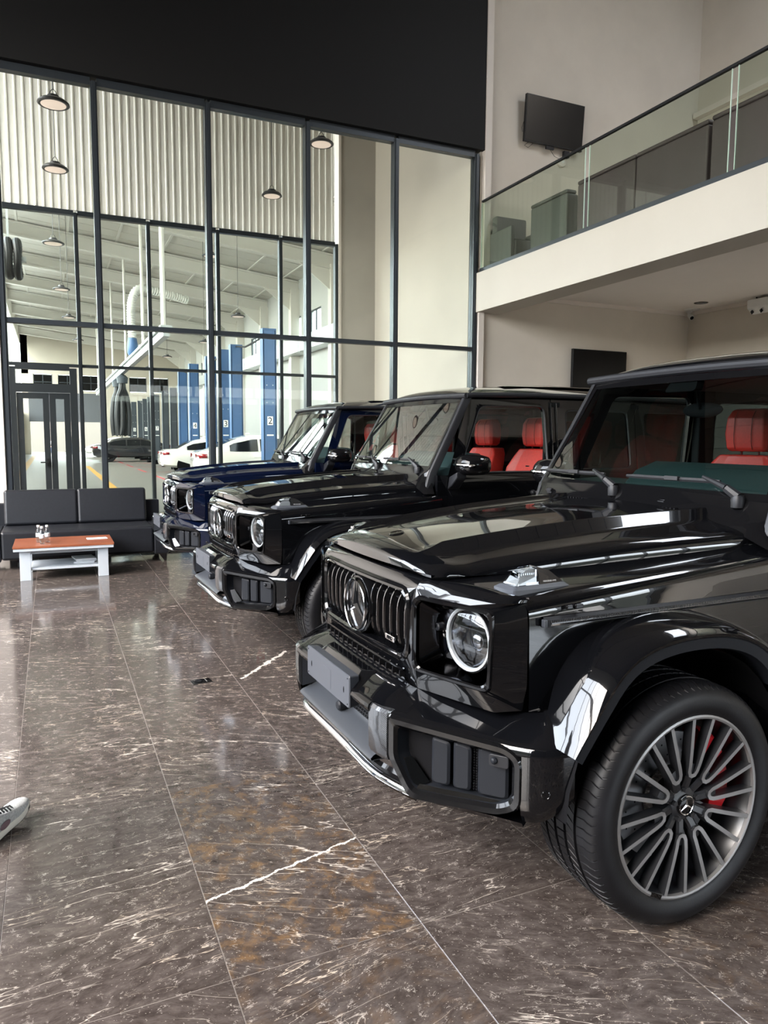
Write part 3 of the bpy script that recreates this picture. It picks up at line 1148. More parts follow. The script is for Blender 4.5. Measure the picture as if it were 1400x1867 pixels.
def build_car():
    car = empty('car')
    ORIENT[0] = True
    # ---------------------------------------------------------------- nose: grille surround and lamp panels
    sg = NOSE.s_at_v(.412)
    m = MB()
    outer = dens(fillet([(-sg, .700), (sg, .700), (sg, 1.035), (-sg, 1.035)], .004, 4), 3)
    op = [(-.372, .792), (.372, .792), (.378, 1.014), (-.378, 1.014)]
    inner = dens(fillet(op, .055, 4), 3)
    lip = dens(fillet(inset(op, -.010), .062, 4), 3)
    inn2 = dens(fillet(inset(op, .006), .052, 4), 3)
    m.loft([[PN(*p) for p in outer], [PN(*p) for p in lip], [PN(p[0], p[1], .005) for p in inner], [PN(p[0], p[1], -.004) for p in inn2], [PN(p[0], p[1], -.06) for p in inn2]])

    def rear_pt(s):
        u, v = NOSE.at(s)
        g = 1 if v >= 0 else -1
        a = abs(v)
        sq = NOSE.s_at_v(.742) if a > .741 else abs(s)
        smax = NOSE.L[-1]
        s44 = NOSE.s_at_v(.44)
        if abs(s) <= s44:
            return Vector((.676 - .030 * (a / .44) ** 2, v, 1.066))
        t = (abs(s) - s44) / (smax - s44)
        return Vector((.646 + (.487 - .646) * t, g * (.44 + (.7425 - .44) * t), 1.066 + (1.047 - 1.066) * t + .008 * sin(pi * t)))

    def top_rows(ss):
        rows = []
        for t in (0, .12, .35, .7, 1):
            row = []
            for s in ss:
                a, b = Vector(PN(s, 1.035)), rear_pt(s)
                p = a.lerp(b, t)
                p.z += .010 * sin(pi * t) * (1 if t < 1 else 0)
                row.append(p)
            rows.append(row)
        return rows
    m.loft(top_rows([-sg + 2 * sg * i / 30 for i in range(31)]), False)
    g = m.obj('grille_surround', M_paint, car, angle=32)
    # bright line over the grille, slot with ribs under it
    m = MB()
    ring = dens(fillet(inset(op, -.012), .063, 4), 3)
    ring2 = dens(fillet(inset(op, -.019), .068, 4), 3)
    m.loft([[PN(p[0], p[1], .001) for p in ring2], [PN(p[0], p[1], .008) for p in ring], [PN(p[0], p[1], .002) for p in ring]])
    m.obj('grille_bezel', M_gloss, g)
    m = MB()
    ss = [-.36 + .72 * i / 24 for i in range(25)]
    m.loft([[PN(s, .752, .001) for s in ss], [PN(s, .756, .007) for s in ss], [PN(s, .748, .008) for s in ss], [PN(s, .742, .001) for s in ss]], False)
    m.loft([[PN(s, .722, .001) for s in ss], [PN(s, .724, .010) for s in ss], [PN(s, .716, .010) for s in ss], [PN(s, .712, .001) for s in ss]], False)
    m.obj('grille_trim_bar', M_gloss, g)
    m = MB()
    for i in range(15):
        s = -.34 + .68 * i / 14
        a, b = PN(s, .742, .004), PN(s, .722, .004)
        m.box(((a[0] + b[0]) / 2, a[1], .732), (.02, .005, .022))
    m.obj('lower_grille_rib', M_matt, g)['kind'] = 'stuff'
    # back wall of the grille
    m = MB()
    m.loft([[PN(s, z, -.058) for s in ss] for z in (.785, .9, 1.02)], False)
    m.obj('grille_back', M_matt, g)
    # vertical blades with bright front edges
    for k in range(-7, 8):
        if k == 0:
            continue
        s = k * .0505
        rows = []
        for i in range(15):
            t = i / 14
            z = .800 + .208 * t
            o = -.030 + .030 * (1 - (2 * t - 1) ** 4)
            if abs(k) == 1 and .14 < t < .86:
                o = min(o, -.045)
            u, v = NOSE.at(s)
            bulge = o
            rows.append(((u - .055, v - .007, z), (u - .010 + bulge, v - .006, z), (u - .004 + bulge, v - .0028, z), (u - .004 + bulge, v + .0028, z), (u - .010 + bulge, v + .006, z), (u - .055, v + .007, z)))
        b = MB()
        b.loft([[r[0], r[1]] for r in rows][::-1] if False else [[r[i] for r in rows] for i in (0, 1)], False, mi=0)
        b.loft([[r[i] for r in rows] for i in (1, 2, 3, 4)], False, mi=1)
        b.loft([[r[i] for r in rows] for i in (4, 5)], False, mi=0)
        for j in (3, 6, 9, 12):
            z = .800 + .208 * j / 14
            u, v = NOSE.at(s)
            b.box((u - .03, v + .020, z), (.012, .024, .003), mi=0)
        b.obj('grille_blade', [M_matt, M_dchrome], g, angle=40)
    # star
    ORIENT[0] = False
    m = MB().lathe([(.001, .012), (.090, .010), (.106, .004), (.110, -.006), (.110, -.06)], 40, ax='x')
    d = m.obj('emblem_plate', M_gloss, car)
    d.location = (.712, 0, .900)
    m = star_mb(.096, .010, .016, axis='x', wide=.088)
    e = m.obj('star_emblem', M_star, d, angle=50)
    e['label'] = 'chrome three-pointed star in a ring'
    u, v = NOSE.at(.270)
    b = MB().box((0, 0, 0), (.008, .070, .019)).obj('grille_badge', M_chrome, car, bevel=.002)
    b.location = (u + .002, v, .838)
    text_mesh('badge_lettering', 'AMG', .019, M_matt, b, basis((.0045, 0, 0), (0, 1, 0), (0, 0, 1), (1, 0, 0)), .0008)
    ORIENT[0] = True
    # ---------------------------------------------------------------- headlamp panels
    S0, S1 = NOSE.s_at_v(.414), NOSE.L[-1]
    sa, sb = NOSE.s_at_v(.426), NOSE.s_at_v(.694)
    for side in (1, -1):
        m = MB()
        outer = dens(fillet([(S0, .700), (S1, .700), (S1, 1.035), (S0, 1.035)], .003, 4), 4)
        hole = [(sa, .778), (sb, .778), (sb + .006, 1.000), (sa, 1.000)]
        bez = inset(hole, -.017)
        bez[0] = (sa - .008, bez[0][1])
        bez[3] = (sa - .008, bez[3][1])
        L0 = dens(fillet(bez, .028, 4), 4)
        hc = (NOSE.s_at_v(.40))
        m.loft([[PN(*p) for p in outer], [PN(*p) for p in L0]])
        s_top = [S0 + (S1 - S0) * i / 24 for i in range(25)]
        m.loft(top_rows(s_top), False)
        if side < 0:
            m = m.flipped()
        hp = m.obj('headlamp_panel', M_paint, car, angle=35)
        m = MB()
        L1 = dens(fillet(inset(hole, -.012), .028, 4), 4)
        L2 = dens(fillet(inset(hole, -.004), .030, 4), 4)
        L3 = dens(fillet(hole, .034, 4), 4)
        m.loft([[PN(p[0], p[1], -.002) for p in L0], [PN(p[0], p[1], .006) for p in L1], [PN(p[0], p[1], .006) for p in L2], [PN(p[0], p[1], .001) for p in L3]])
        (m if side > 0 else m.flipped()).obj('headlamp_bezel', M_gloss, hp, angle=30)
        m = MB()
        L4 = dens(fillet(inset(hole, .030), .04, 4), 4)
        cu, cv = NOSE.at((sa + sb) / 2, -.085)
        m.loft([[PN(p[0], p[1], .001) for p in L3], [PN(p[0], p[1], -.02) for p in L3], [(PN(p[0], p[1], -.075)) for p in L4], [(cu, cv, .89) for p in L4]], mi=0)
        (m if side > 0 else m.flipped()).obj('lamp_pocket', M_pocket, hp, angle=40)
        # round lamp
        ORIENT[0] = False
        lp = empty('headlamp', (.560, side * .580, .900), 0, car)
        lp.name = 'headlamp'
        lp.rotation_euler = (0, 0, side * radians(10))
        MB().lathe([(.100, -.06), (.1045, .02), (.1060, .036), (.1035, .041), (.100, .040)], 56, ax='x').obj('lamp_housing', M_gloss, lp)
        MB().lathe([(.1000, .040), (.0990, .0440), (.0945, .0445), (.0905, .041), (.0890, .030)], 56, ax='x').obj('light_ring', M_drl, lp)['label'] = 'white daytime light ring'
        m = MB().lathe([(.0855, .034), (.078, .010), (.055, -.020), (.001, -.035)], 40, ax='x')
        m.obj('lamp_bowl', M_bowl, lp)
        m = MB()
        m.bb(-.03, .022, -.078, .074, .024, .030)
        m.bb(-.03, .022, -.074, .078, -.044, -.038)
        m.bb(-.035, .004, -.072, .072, -.038, .024)
        m.obj('lamp_divider', M_gloss, lp, bevel=.002)
        MB().lathe([(.030, -.01), (.031, .018), (.027, .025), (.015, .032), (.001, .034)], 28, (0, side * .022, -.006), 'x').obj('projector_lens', M_bowl, lp)
        MB().lathe([(.0985, .044), (.085, .052), (.06, .060), (.03, .0645), (.001, .066)], 40, ax='x').obj('lamp_lens', M_lens, lp)
        ORIENT[0] = True
        q = MB()
        u, v = NOSE.at(sa + .034, -.070)
        q.lathe([(.013, -.03), (.013, .006), (.010, .009), (.008, .005), (.001, .005)], 20, (u, side * v, .905), 'x')
        q.obj('lamp_screw', M_grey, hp)
        q = MB()
        u, v = NOSE.at(sa + .070, -.06)
        for i in range(4):
            q.lathe([(.022 - i * .003, i * .006 - .02), (.025 - i * .003, i * .006 - .017), (.022 - i * .003, i * .006 - .014)], 16, (u, side * v, .893), 'x')
        q.obj('lamp_adjuster', M_gloss, hp)
    # ---------------------------------------------------------------- front wings
    for side in (1, -1):
        m = MB()
        us = [0, .06, .14, .22, .30, .38, .46, .54, .62, .70, .78, .86, .93, 1]
        prof = [(.0, .026), (.10, .022), (.40, .012), (.62, .004), (.78, 0), (.88, -.006), (.95, -.018), (.99, -.036), (1.0, -.060)]
        rows = []
        for f, dz in prof:
            row = []
            for t in us:
                ue = -.70
                r0 = .653 + (.487 - .653) * f
                u = r0 + (ue - r0) * t
                hin = .452 + (.655 - u) / 1.35 * .195
                v = hin + (.745 - hin) * f
                zt = 1.047 + (.49 - u) * .062
                row.append((u, v, zt + dz))
            rows.append(row)
        last = rows[-1]
        for j in range(1, 8):
            q = j / 7
            rows.append([(u, v + .008 * sin(pi * q * .5), z + (arch_low(u) - z) * q) for u, v, z in last])
        m.loft(rows, False)
        if side < 0:
            m = m.flipped()
        w = m.obj('front_wing', M_paint, car, angle=38)
        # turn signal on the wing
        ti = MB()
        base = fillet([(.515, .590), (.505, .690), (.285, .680), (.275, .640)], .012, 3)
        top = fillet([(.500, .603), (.492, .680), (.300, .672), (.292, .648)], .010, 3)
        ti.loft([[(a, b, 1.040) for a, b in base], [(a, b, 1.062) for a, b in base], [(a, b, 1.072) for a, b in top]], True, False, True)
        t = (ti if side > 0 else ti.flipped()).obj('turn_signal', M_plate, car, angle=30)
        ins = MB().loft([[(.488, .614, 1.073), (.482, .670, 1.073), (.405, .669, 1.073), (.405, .617, 1.073)], [(.472, .620, 1.096), (.466, .664, 1.096), (.405, .664, 1.096), (.405, .622, 1.096)], [(.444, .631, 1.116), (.440, .656, 1.116), (.407, .656, 1.120), (.407, .631, 1.120)]], True, True, True)
        (ins if side > 0 else ins.flipped()).obj('signal_filler', M_filler, t, smooth=False)  # pale block added inside; its colour makes the clear lens look bright
        ln = MB()
        ln.loft([[(.495, .608, 1.070), (.488, .675, 1.070), (.398, .674, 1.070), (.398, .612, 1.070)], [(.478, .616, 1.098), (.472, .668, 1.098), (.398, .668, 1.098), (.398, .618, 1.098)],
                 [(.448, .626, 1.122), (.444, .660, 1.122), (.402, .660, 1.126), (.402, .626, 1.126)]], True, False, True)
        (ln if side > 0 else ln.flipped()).obj('signal_lens', M_lens, t, bevel=.004)
        ln = MB()
        for i in range(9):
            ln.bb(.470 - i * .008, .466 - i * .008, .622, .662, 1.072, 1.108)
        ln.bb(.404, .410, .620, .664, 1.07, 1.118)
        ln.bb(.405, .47, .625, .632, 1.072, 1.112)
        (ln if side > 0 else ln.flipped()).obj('signal_reflector', M_mirror, t)
        ln = MB()
        ln.loft([[(.398, .612, 1.070), (.398, .618, 1.098), (.402, .626, 1.126), (.402, .660, 1.126), (.398, .668, 1.098), (.398, .674, 1.070)],
                 [(.345, .618, 1.070), (.345, .624, 1.090), (.35, .632, 1.110), (.35, .656, 1.110), (.345, .662, 1.090), (.345, .668, 1.070)],
                 [(.298, .642, 1.070), (.298, .643, 1.072), (.298, .646, 1.074), (.298, .652, 1.074), (.298, .655, 1.072), (.298, .660, 1.070)]], True, True, True)
        (ln if side > 0 else ln.flipped()).obj('signal_body', M_amber, t, angle=30)
        if side > 0:
            text_mesh('signal_lettering', 'MERCEDES AMG', .0068, M_white, t, basis((.358, .6705, 1.080), (-1, 0, 0), (0, 0, 1), (0, 1, 0)), .0003)
        # side moulding with a carbon strip
        sm = MB()
        for mi, z0, z1, v0, v1 in ((0, .958, .990, .750, .768), (1, .966, .982, .768, .772)):
            pr = []
            for u in (.440, .425, .0, -.45, -.72):
                k = .006 if u > .43 else 0
                vv = v1 - (k if mi == 0 else 0)
                pr.append([(u, v0, z0), (u, vv, z0 + .006), (u, vv, z1 - .006), (u, v0, z1)])
            if mi == 1:
                pr = pr[1:]
            sm.loft(pr, True, True, True, mi)
        mo = (sm if side > 0 else sm.flipped()).obj('side_moulding', [M_satin, M_carbon], car, angle=30)
        cp = MB().bb(.436, .449, .752, .770, .962, .986)
        (cp if side > 0 else cp.flipped()).obj('moulding_cap', M_tray, mo, bevel=.003)
        q = MB().bb(.300, .330, .7445, .764, 1.006, 1.022)
        q.bb(.335, .360, .7445, .760, 1.006, 1.020)
        (q if side > 0 else q.flipped()).obj('side_marker', M_gloss, w, bevel=.004)
    # ---------------------------------------------------------------- bonnet
    m = MB()
    us = [.696, .694, .684, .664, .635, .60, .55, .47, .36, .24, .12, 0, -.12, -.24, -.36, -.46, -.53, -.565]
    V = [0, .08, .16, .24, .284, .297, .304, .311, .336, .362, .41, .440, .460, .470, .470]
    ZR = [0, -.002, -.006, -.010, -.010, .004, .008, .005, -.030, -.040, -.050, -.058, -.068, -.086, -.120]
    ZF = [0, -.001, -.003, -.007, -.010, -.011, -.012, -.013, -.016, -.021, -.028, -.035, -.044, -.060, -.095]
    rows = []
    for i, u in enumerate(us):
        z0 = interp(u, [-.565, -.3, 0, .3, .55, .63, .664, .684, .694, .696], [1.248, 1.236, 1.217, 1.190, 1.160, 1.145, 1.135, 1.126, 1.116, 1.106])
        w = (.472 + (.655 - u) / 1.35 * .200) / .470
        k = max(0, min(1, (.64 - u) / .10))
        k = k * k * (3 - 2 * k)
        row = []
        for v, a, b in zip(V, ZR, ZF):
            sw = -.032 * (v * w / .47) ** 2 * max(0, min(1, (u - .2) / .45)) - .115 * (v / .47) ** 2.5 * max(0, min(1, (-u - .1) / .465))      # the front edge sweeps back to the corners
            z = z0 + b * (1 - k) + a * k
            if v == V[-1]:
                z = min(z, z0 - .06)
            row.append((u + sw, v * w, max(z, 1.076 if u > .3 else 1.07)))
        rows.append(row)
    m.loft(rows, False)
    fr = rows[0]
    m.loft([fr, [(x + .001, y, 1.084) for x, y, z in fr], [(x - .03, y * .98, 1.080) for x, y, z in fr]], False)
    m.mirror()
    h = m.obj('bonnet', M_paint, car, angle=42, weld=True)
    ORIENT[0] = False
    m = MB().lathe([(.001, .003), (.023, .003), (.028, .0015), (.031, -.002)], 30)
    m.lathe([(.024, .003), (.027, .0045), (.030, .002)], 30)
    hb = m.obj('bonnet_badge', M_dchrome, h)
    hb.location = (.560, 0, 1.1575)
    hb.rotation_euler = (0, radians(11), 0)
    st = star_mb(.015, .003, .0015, ring=False, axis='x')
    st.v = [(y, z, x) for x, y, z in st.v]
    so = st.obj('badge_star', M_chrome, hb, smooth=False)
    ORIENT[0] = True
    # cowl behind the bonnet
    m = MB()
    rows = []
    for u, z, vv in ((-.545, 1.165, .60), (-.565, 1.205, .61), (-.585, 1.222, .64), (-.612, 1.262, .665), (-.630, 1.296, .675)):
        rows.append([(u - .01, -.738, min(z, 1.125)), (u - .005, -vv - .03, min(z, 1.20))] + [(u + .03 * (1 - (t) ** 2), t * vv, z + .012 * (1 - t * t)) for t in [i / 10 - 1 for i in range(21)]] + [(u - .005, vv + .03, min(z, 1.20)), (u - .01, .738, min(z, 1.125))])
    m.loft(rows, False)
    cw = m.obj('windscreen_cowl', M_gloss, car)
    m = MB()
    for i in range(34):
        v = -.36 + i * .020
        m.box((-.558, v, 1.238), (.020, .009, .006))
    m.obj('cowl_vent_slot', M_matt, cw)['kind'] = 'stuff'
    m = MB()
    for v in (-.55, .20):
        m.bb(-.600, -.575, v - .018, v + .018, 1.252, 1.262)
        m.bb(-.595, -.580, v - .018, v + .018, 1.242, 1.268)
    m.obj('washer_nozzle', M_satin, cw, bevel=.002)
    # ---------------------------------------------------------------- windscreen, pillars, wipers
    def ws(t, z):
        q = (z - 1.296) / (1.805 - 1.296)
        hw = .672 + (.618 - .672) * q
        return (-.632 + (-.932 + .632) * q + .030 * (1 - t * t), t * hw, z)
    T = [i / 12 - 1 for i in range(25)]
    m = MB().loft([[ws(t * .965, 1.318 + (.462) * k / 8) for t in T] for k in range(9)], False)
    wsc = m.obj('windscreen', M_cgl, car)
    m = MB()
    o = [ws(t, 1.290) for t in T] + [ws(t, 1.810) for t in T[::-1]]
    i_ = [ws(t * .965, 1.318) for t in T] + [ws(t * .965, 1.780) for t in T[::-1]]
    m.loft([[(a - .004, b, c) for a, b, c in o], [(a + .004, b, c + .002) for a, b, c in o], [(a + .003, b, c) for a, b, c in i_], [(a - .004, b, c) for a, b, c in i_]])
    m.obj('windscreen_frame', M_gloss, wsc)
    m = MB()
    m.prism(fillet([(-.09, 1.735), (.09, 1.735), (.075, 1.79), (-.075, 1.79)], .02, 3), lambda a, b: (ws(a / .63, b)[0] - .006, a, b), lambda a, b: (ws(a / .63, b)[0] - .05, a, b))
    m.obj('camera_housing', M_matt, wsc)
    for side in (1, -1):
        m = MB()
        rr = []
        for u, v, z in ((-.600, .700, 1.140), (-.618, .700, 1.20), (-.640, .700, 1.275), (-.80, .676, 1.555), (-.945, .655, 1.815)):
            rr.append([(u + .020, v - .030, z), (u + .018, v - .004, z), (u + .002, v + .004, z), (u - .045, v + .004, z), (u - .050, v - .03, z)])
        m.loft(rr, True, True, True)
        (m if side > 0 else m.flipped()).obj('windscreen_pillar', M_satin, car, bevel=.006, angle=30)
    for vp, vt in ((.545, -.040), (-.085, -.655)):
        a = Vector(ws(vp / .66, 1.296)) + Vector((.020, 0, -.012))
        m = MB()
        m.lathe([(.024, -.02), (.026, .012), (.020, .026), (.001, .030)], 16, tuple(a))
        k1 = a + Vector((.012, -.045, .052))
        k2 = Vector(ws((vp - .17) / .66, 1.372)) + Vector((.040, 0, .0))
        m.tube([a + Vector((0, 0, .02)), k1], [.020, .017], 8)
        m.tube([k1, k1.lerp(k2, .5), k2], [.014, .011, .007], 8)
        wp = m.obj('wiper', M_satin, car, angle=40)
        m = MB()
        pts = []
        for i in range(9):
            t = i / 8
            v = vt + (vp - .10 - vt) * t
            pts.append(Vector(ws(v / .66, 1.352)) + Vector((.020 + .010 * sin(pi * t), 0, .004)))
        m.tube(pts, [.007] + [.010] * 7 + [.007], 6)
        m.box(tuple(pts[4] + Vector((.010, .03, .004))), (.014, .07, .016))
        m.obj('wiper_blade', M_rub, wp)
    # ---------------------------------------------------------------- roof with rain gutter
    us = [-.932, -.945, -.975, -1.05, -1.25, -1.6, -2.2, -2.8, -3.3, -3.42, -3.47]
    m = MB()
    rows = []
    for u in us:
        zc = interp(u, [-3.47, -3.42, -3.2, -1.6, -1.25, -1.05, -.975, -.945, -.932], [1.84, 1.88, 1.945, 1.945, 1.925, 1.902, 1.882, 1.862, 1.842])
        ze = interp(u, [-3.45, -1.6, -.932], [1.842, 1.848, 1.826])
        rows.append([(u, t * .672, ze + (zc - ze) * (1 - abs(t) ** 3.2)) for t in [i / 12 - 1 for i in range(25)]])
    m.loft(rows, False)
    rf = m.obj('roof', M_paint, car, angle=50)
    for vv in (-.34, 0, .34):
        m = MB()
        rr = []
        for u in (-1.42, -1.46, -1.9, -2.4, -2.9, -3.1, -3.14):
            k = .0 if u in (-1.42, -3.14) else .005
            zc = interp(u, [-3.2, -1.6, -1.25], [1.945, 1.945, 1.925]) - .096 * abs(vv / .672) ** 3.2
            rr.append([(u, vv - .11, zc - .003), (u, vv - .085, zc + k), (u, vv + .085, zc + k), (u, vv + .11, zc - .003)])
        m.loft(rr, False)
        m.obj('roof_rib', M_paint, rf)
    m = MB()
    pf = [(-.932 + .014 * (1 - t * t), t * .676, 1.826 + .010 * (1 - t * t)) for t in [i / 12 - 1 for i in range(25)]]
    m.tube(pf, .021, 10)
    for sd in (1, -1):
        m.tube([(-.932, sd * .676, 1.826), (-1.0, sd * .682, 1.832), (-1.6, sd * .682, 1.846), (-2.6, sd * .682, 1.846), (-3.42, sd * .675, 1.838)], .019, 10)
    m.obj('rain_gutter', M_satin, rf)
    # ---------------------------------------------------------------- cabin flank: doors, windows, quarter panels
    def flank(name, u0, u1, parent, win=None, low=.44, top=1.822, slope=None, mt=None):
        """A flank panel from u0 (front) to u1 (rear) with an opening win (polygon in u, z)."""
        res = []
        for side in (1, -1):
            m = MB()
            n = 12

            def P(u, z, off=0.0):
                return (u, side * (side_v(u, z) + off), z)
            zs = [low + (1.195 - low) * i / 8 for i in range(9)] + [1.225]
            m.loft([[P(u0 + (u1 - u0) * i / n, z) for i in range(n + 1)] for z in zs], False)
            outer = [(u1, 1.225), (u0, 1.225), (u0 if slope is None else slope, top), (u1, top)]
            lo = dens(fillet(outer, .003, 4), 2)
            li = dens(fillet(win, .05, 4), 2)
            l2 = dens(fillet(inset(win, -.014), .06, 4), 2)
            l3 = dens(fillet(inset(win, .004), .048, 4), 2)
            m.loft([[P(*p) for p in lo], [P(*p) for p in l2], [P(p[0], p[1], .003) for p in li], [P(p[0], p[1], -.008) for p in l3], [P(p[0], p[1], -.03) for p in l3]])
            o = m.obj(name, M_paint, parent, angle=35)
            g = MB()
            c = [sum(p[0] for p in l3) / len(l3), sum(p[1] for p in l3) / len(l3)]
            g.loft([[P(p[0], p[1], -.012) for p in l3], [P(c[0] + (p[0] - c[0]) * .5, c[1] + (p[1] - c[1]) * .5, -.012) for p in l3], [P(c[0], c[1], -.012) for p in l3]])
            g.obj('side_window', mt or M_sgl, o)
            s2 = MB()
            lx = dens(fillet(inset(win, -.006), .054, 4), 2)
            s2.loft([[P(p[0], p[1], .0035) for p in lx], [P(p[0], p[1], .005) for p in li], [P(p[0], p[1], -.006) for p in l3]])
            s2.obj('window_seal', M_rub, o)
            h = MB()
            if name != 'quarter_panel':
                uh = u1 + .12
                h.tube([P(uh + .09, 1.115, .012), P(uh + .07, 1.118, .040), P(uh - .05, 1.118, .040), P(uh - .07, 1.115, .012)], .012, 8)
                h.sphere(P(uh + .10, 1.116, .012), (.02, .02, .02), 10, 6)
                h.obj('door_handle', M_satin, o)
            q = MB()
            zz = [.958, .964, .984, .990]
            q.loft([[(u, side * (.750 + d), z) for u in (u0, (u0 + u1) / 2, u1)] for z, d in zip(zz, (0, .018, .018, 0))], False)
            q.obj('door_moulding', M_satin, o)
            res.append(o)
        return res
    flank('front_door', -.748, -1.700, car, [(-1.655, 1.272), (-.862, 1.272), (-1.062, 1.752), (-1.640, 1.762)], slope=-.972)
    flank('rear_door', -1.712, -2.560, car, [(-2.50, 1.285), (-1.850, 1.285), (-1.850, 1.735), (-2.48, 1.735)], mt=M_dgl)
    flank('quarter_panel', -2.566, -3.450, car, [(-3.34, 1.285), (-2.66, 1.285), (-2.66, 1.735), (-3.30, 1.735)], mt=M_dgl)
    for sd in (1, -1):
        MB().bb(-.66, -.752, sd * .66, sd * .741, .44, 1.255).obj('door_shut_panel', M_paint, car)
        for uu in (-1.700, -1.752):
            pass
        for uu in (-1.700, -1.752):
            MB().tube([(uu, sd * .722, 1.27), (uu, sd * .662, 1.79)], .0045, 6).obj('door_trim', M_chrome, car)
    # rear wall, sills, belly
    m = MB()
    m.bb(-3.445, -3.47, -.70, .70, .55, 1.83)
    rw = m.obj('tailgate', M_paint, car, bevel=.02)
    m = MB().lathe([(.001, 0), (.30, 0), (.345, .03), (.355, .10), (.34, .18), (.30, .20)], 32, (-3.68, .06, 1.02), 'x', True, True)
    m.obj('spare_wheel_cover', M_paint, car)
    m = MB()
    m.bb(.55, -3.42, -.55, .55, .33, .56)
    m.bb(-.62, -2.25, -.735, .735, .36, .47)
    m.bb(.40, -.55, -.36, .36, .5, 1.04)
    m.obj('underbody', M_matt, car, bevel=.02)
    for sd in (1, -1):
        m = MB()
        m.tube([(-.56, sd * .80, .40), (-.62, sd * .82, .40), (-2.18, sd * .82, .40), (-2.24, sd * .80, .40)], .045, 10)
        m.obj('side_step', M_gloss, car)
    m = MB()
    m.bb(-3.44, -3.60, -.88, .88, .48, .72)
    m.obj('rear_bumper', M_paint, car, bevel=.03)
    # ---------------------------------------------------------------- wheel-arch flares and liners
    for axle in (0.0, -2.81):
        for side in (1, -1):
            edge = [(.462, .630), (.415, .694), (.360, .766), (.300, .838), (.225, .889), (.12, .918), (0, .926), (-.13, .916), (-.245, .882), (-.33, .828), (-.40, .745), (-.45, .62), (-.475, .48)]
            E = spline(edge, 40)
            rr = []
            for i, p in enumerate(E):
                d = (E[min(i + 1, 39)] - E[max(i - 1, 0)]).normalized()
                n = Vector((-d.y, d.x))
                if n.y < 0 and abs(n.x) < .9:
                    n = -n
                k = min(1.0, .30 + i / 9)
                sec = [(.742, .046), (.80, .046), (.880, .036), (.925, .022), (.940, .008), (.938, -.002)]
                rr.append([(axle + p.x + n.x * o_ * k, side * (v if i > 6 else max(v, .80 - .01 * i)), p.y + n.y * o_ * k) for v, o_ in sec])
            m = MB().loft(rr, False)
            fl = m.obj('wheel_arch_flare', M_paint, car, angle=45)
            rr = []
            for i, p in enumerate(E):
                d = (E[min(i + 1, 39)] - E[max(i - 1, 0)]).normalized()
                n = Vector((-d.y, d.x))
                if n.y < 0 and abs(n.x) < .9:
                    n = -n
                rr.append([(axle + p.x + n.x * o_, side * v, p.y + n.y * o_) for v, o_ in ((.938, -.002), (.934, -.006), (.930, -.040), (.915, -.046), (.80, -.040))])
            MB().loft(rr, False).obj('flare_edge', M_grey, fl, angle=30)
            m = MB()
            rr = []
            for i in range(17):
                a = pi * i / 16
                rr.append([(axle + cos(a) * .455, side * v, .42 + sin(a) * .46) for v in (.30, .60, .90)])
            m.loft(rr, False)
            m.loft([[(axle + cos(pi * i / 16) * .455, side * .30, .42 + sin(pi * i / 16) * .46) for i in range(17)], [(axle, side * .30, .42)] * 17], False)
            m.obj('wheel_well_liner', M_matt, car)
    ORIENT[0] = False
    for side in (1, -1):
        build_wheel(car, 0.0, side * .930, side < 0)
        build_wheel(car, -2.81, side * .930, side < 0)
    ORIENT[0] = True
    # ---------------------------------------------------------------- front bumper
    smax = BUMP.L[-1]
    ss = [smax * i / 44 for i in range(45)]
    SA = BUMP.s_at_v(.440)
    m = MB()

    def ztop(s):
        return interp(s, [0, .36, SA, BUMP.s_at_v(.79), smax], [.655, .655, .650, .630, .640])
    rows = []
    for d, dz in ((0, -.028), (.002, -.008), (.010, 0.0), (.024, .006), (.075, .038), (.13, .058)):
        row = []
        for s in ss:
            k = interp(s, [0, SA, smax * .92, smax], [1, 1, .9, .75])
            p = BUMP.at(s, -d * k)
            lift = interp(s, [0, .30, .40, .6, smax * .85, smax], [1.0, 1.0, .95, .8, 1.1, 1.35])
            row.append((p[0], p[1], ztop(s) + dz * (lift if dz > 0 else 1)))
        rows.append(row)
    m.loft(rows, False)
    m.mirror()
    bp = m.obj('front_bumper', M_paint, car, angle=40, weld=True)
    # vents in the bumper's flanks
    q79, q83, q53 = BUMP.s_at_v(.775), BUMP.s_at_v(.815), BUMP.s_at_v(.515)
    poly = [(SA + .012, .508), (q53, .385), (q79 - .02, .405), (q83, .440), (q83, .596), (q79, .627), (SA + .012, .647)]
    rad = [.02, .03, .03, .03, .03, .03, .015]
    for side in (1, -1):
        def fl(mb):
            return mb if side > 0 else mb.flipped()
        lo = dens(fillet(poly, rad, 4), 3)
        l1 = dens(fillet(inset(poly, .008), rad, 4), 3)
        l2 = dens(fillet(inset(poly, .024), rad, 4), 3)
        l3 = dens(fillet(inset(poly, .034), rad, 4), 3)
        l4 = dens(fillet(inset(poly, .046), rad, 4), 3)
        m = MB().loft([[PB(p[0], p[1], -.006) for p in lo], [PB(p[0], p[1], .008) for p in l1], [PB(p[0], p[1], .006) for p in l2], [PB(p[0], p[1], -.004) for p in l3]])
        vf = fl(m).obj('vent_frame', M_gloss, bp, angle=32)
        m = MB().loft([[PB(p[0], p[1], -.004) for p in l3], [PB(p[0], p[1], -.012) for p in l3], [PB(p[0], p[1], -.055) for p in l4]])
        fl(m).obj('vent_duct', M_grey, bp, angle=32)
        c = (sum(p[0] for p in l4) / len(l4), sum(p[1] for p in l4) / len(l4))
        m = MB().loft([[PB(p[0], p[1], -.056) for p in l4], [PB(c[0] + (p[0] - c[0]) * .5, c[1] + (p[1] - c[1]) * .5, -.056) for p in l4], [PB(c[0], c[1], -.056) for p in l4]])
        fl(m).obj('vent_back', M_matt, bp)
        # polished ramp at the inner lower corner and along the floor of the vent
        m = MB()
        A, B = (SA + .050, .498), (q53 + .026, .424)
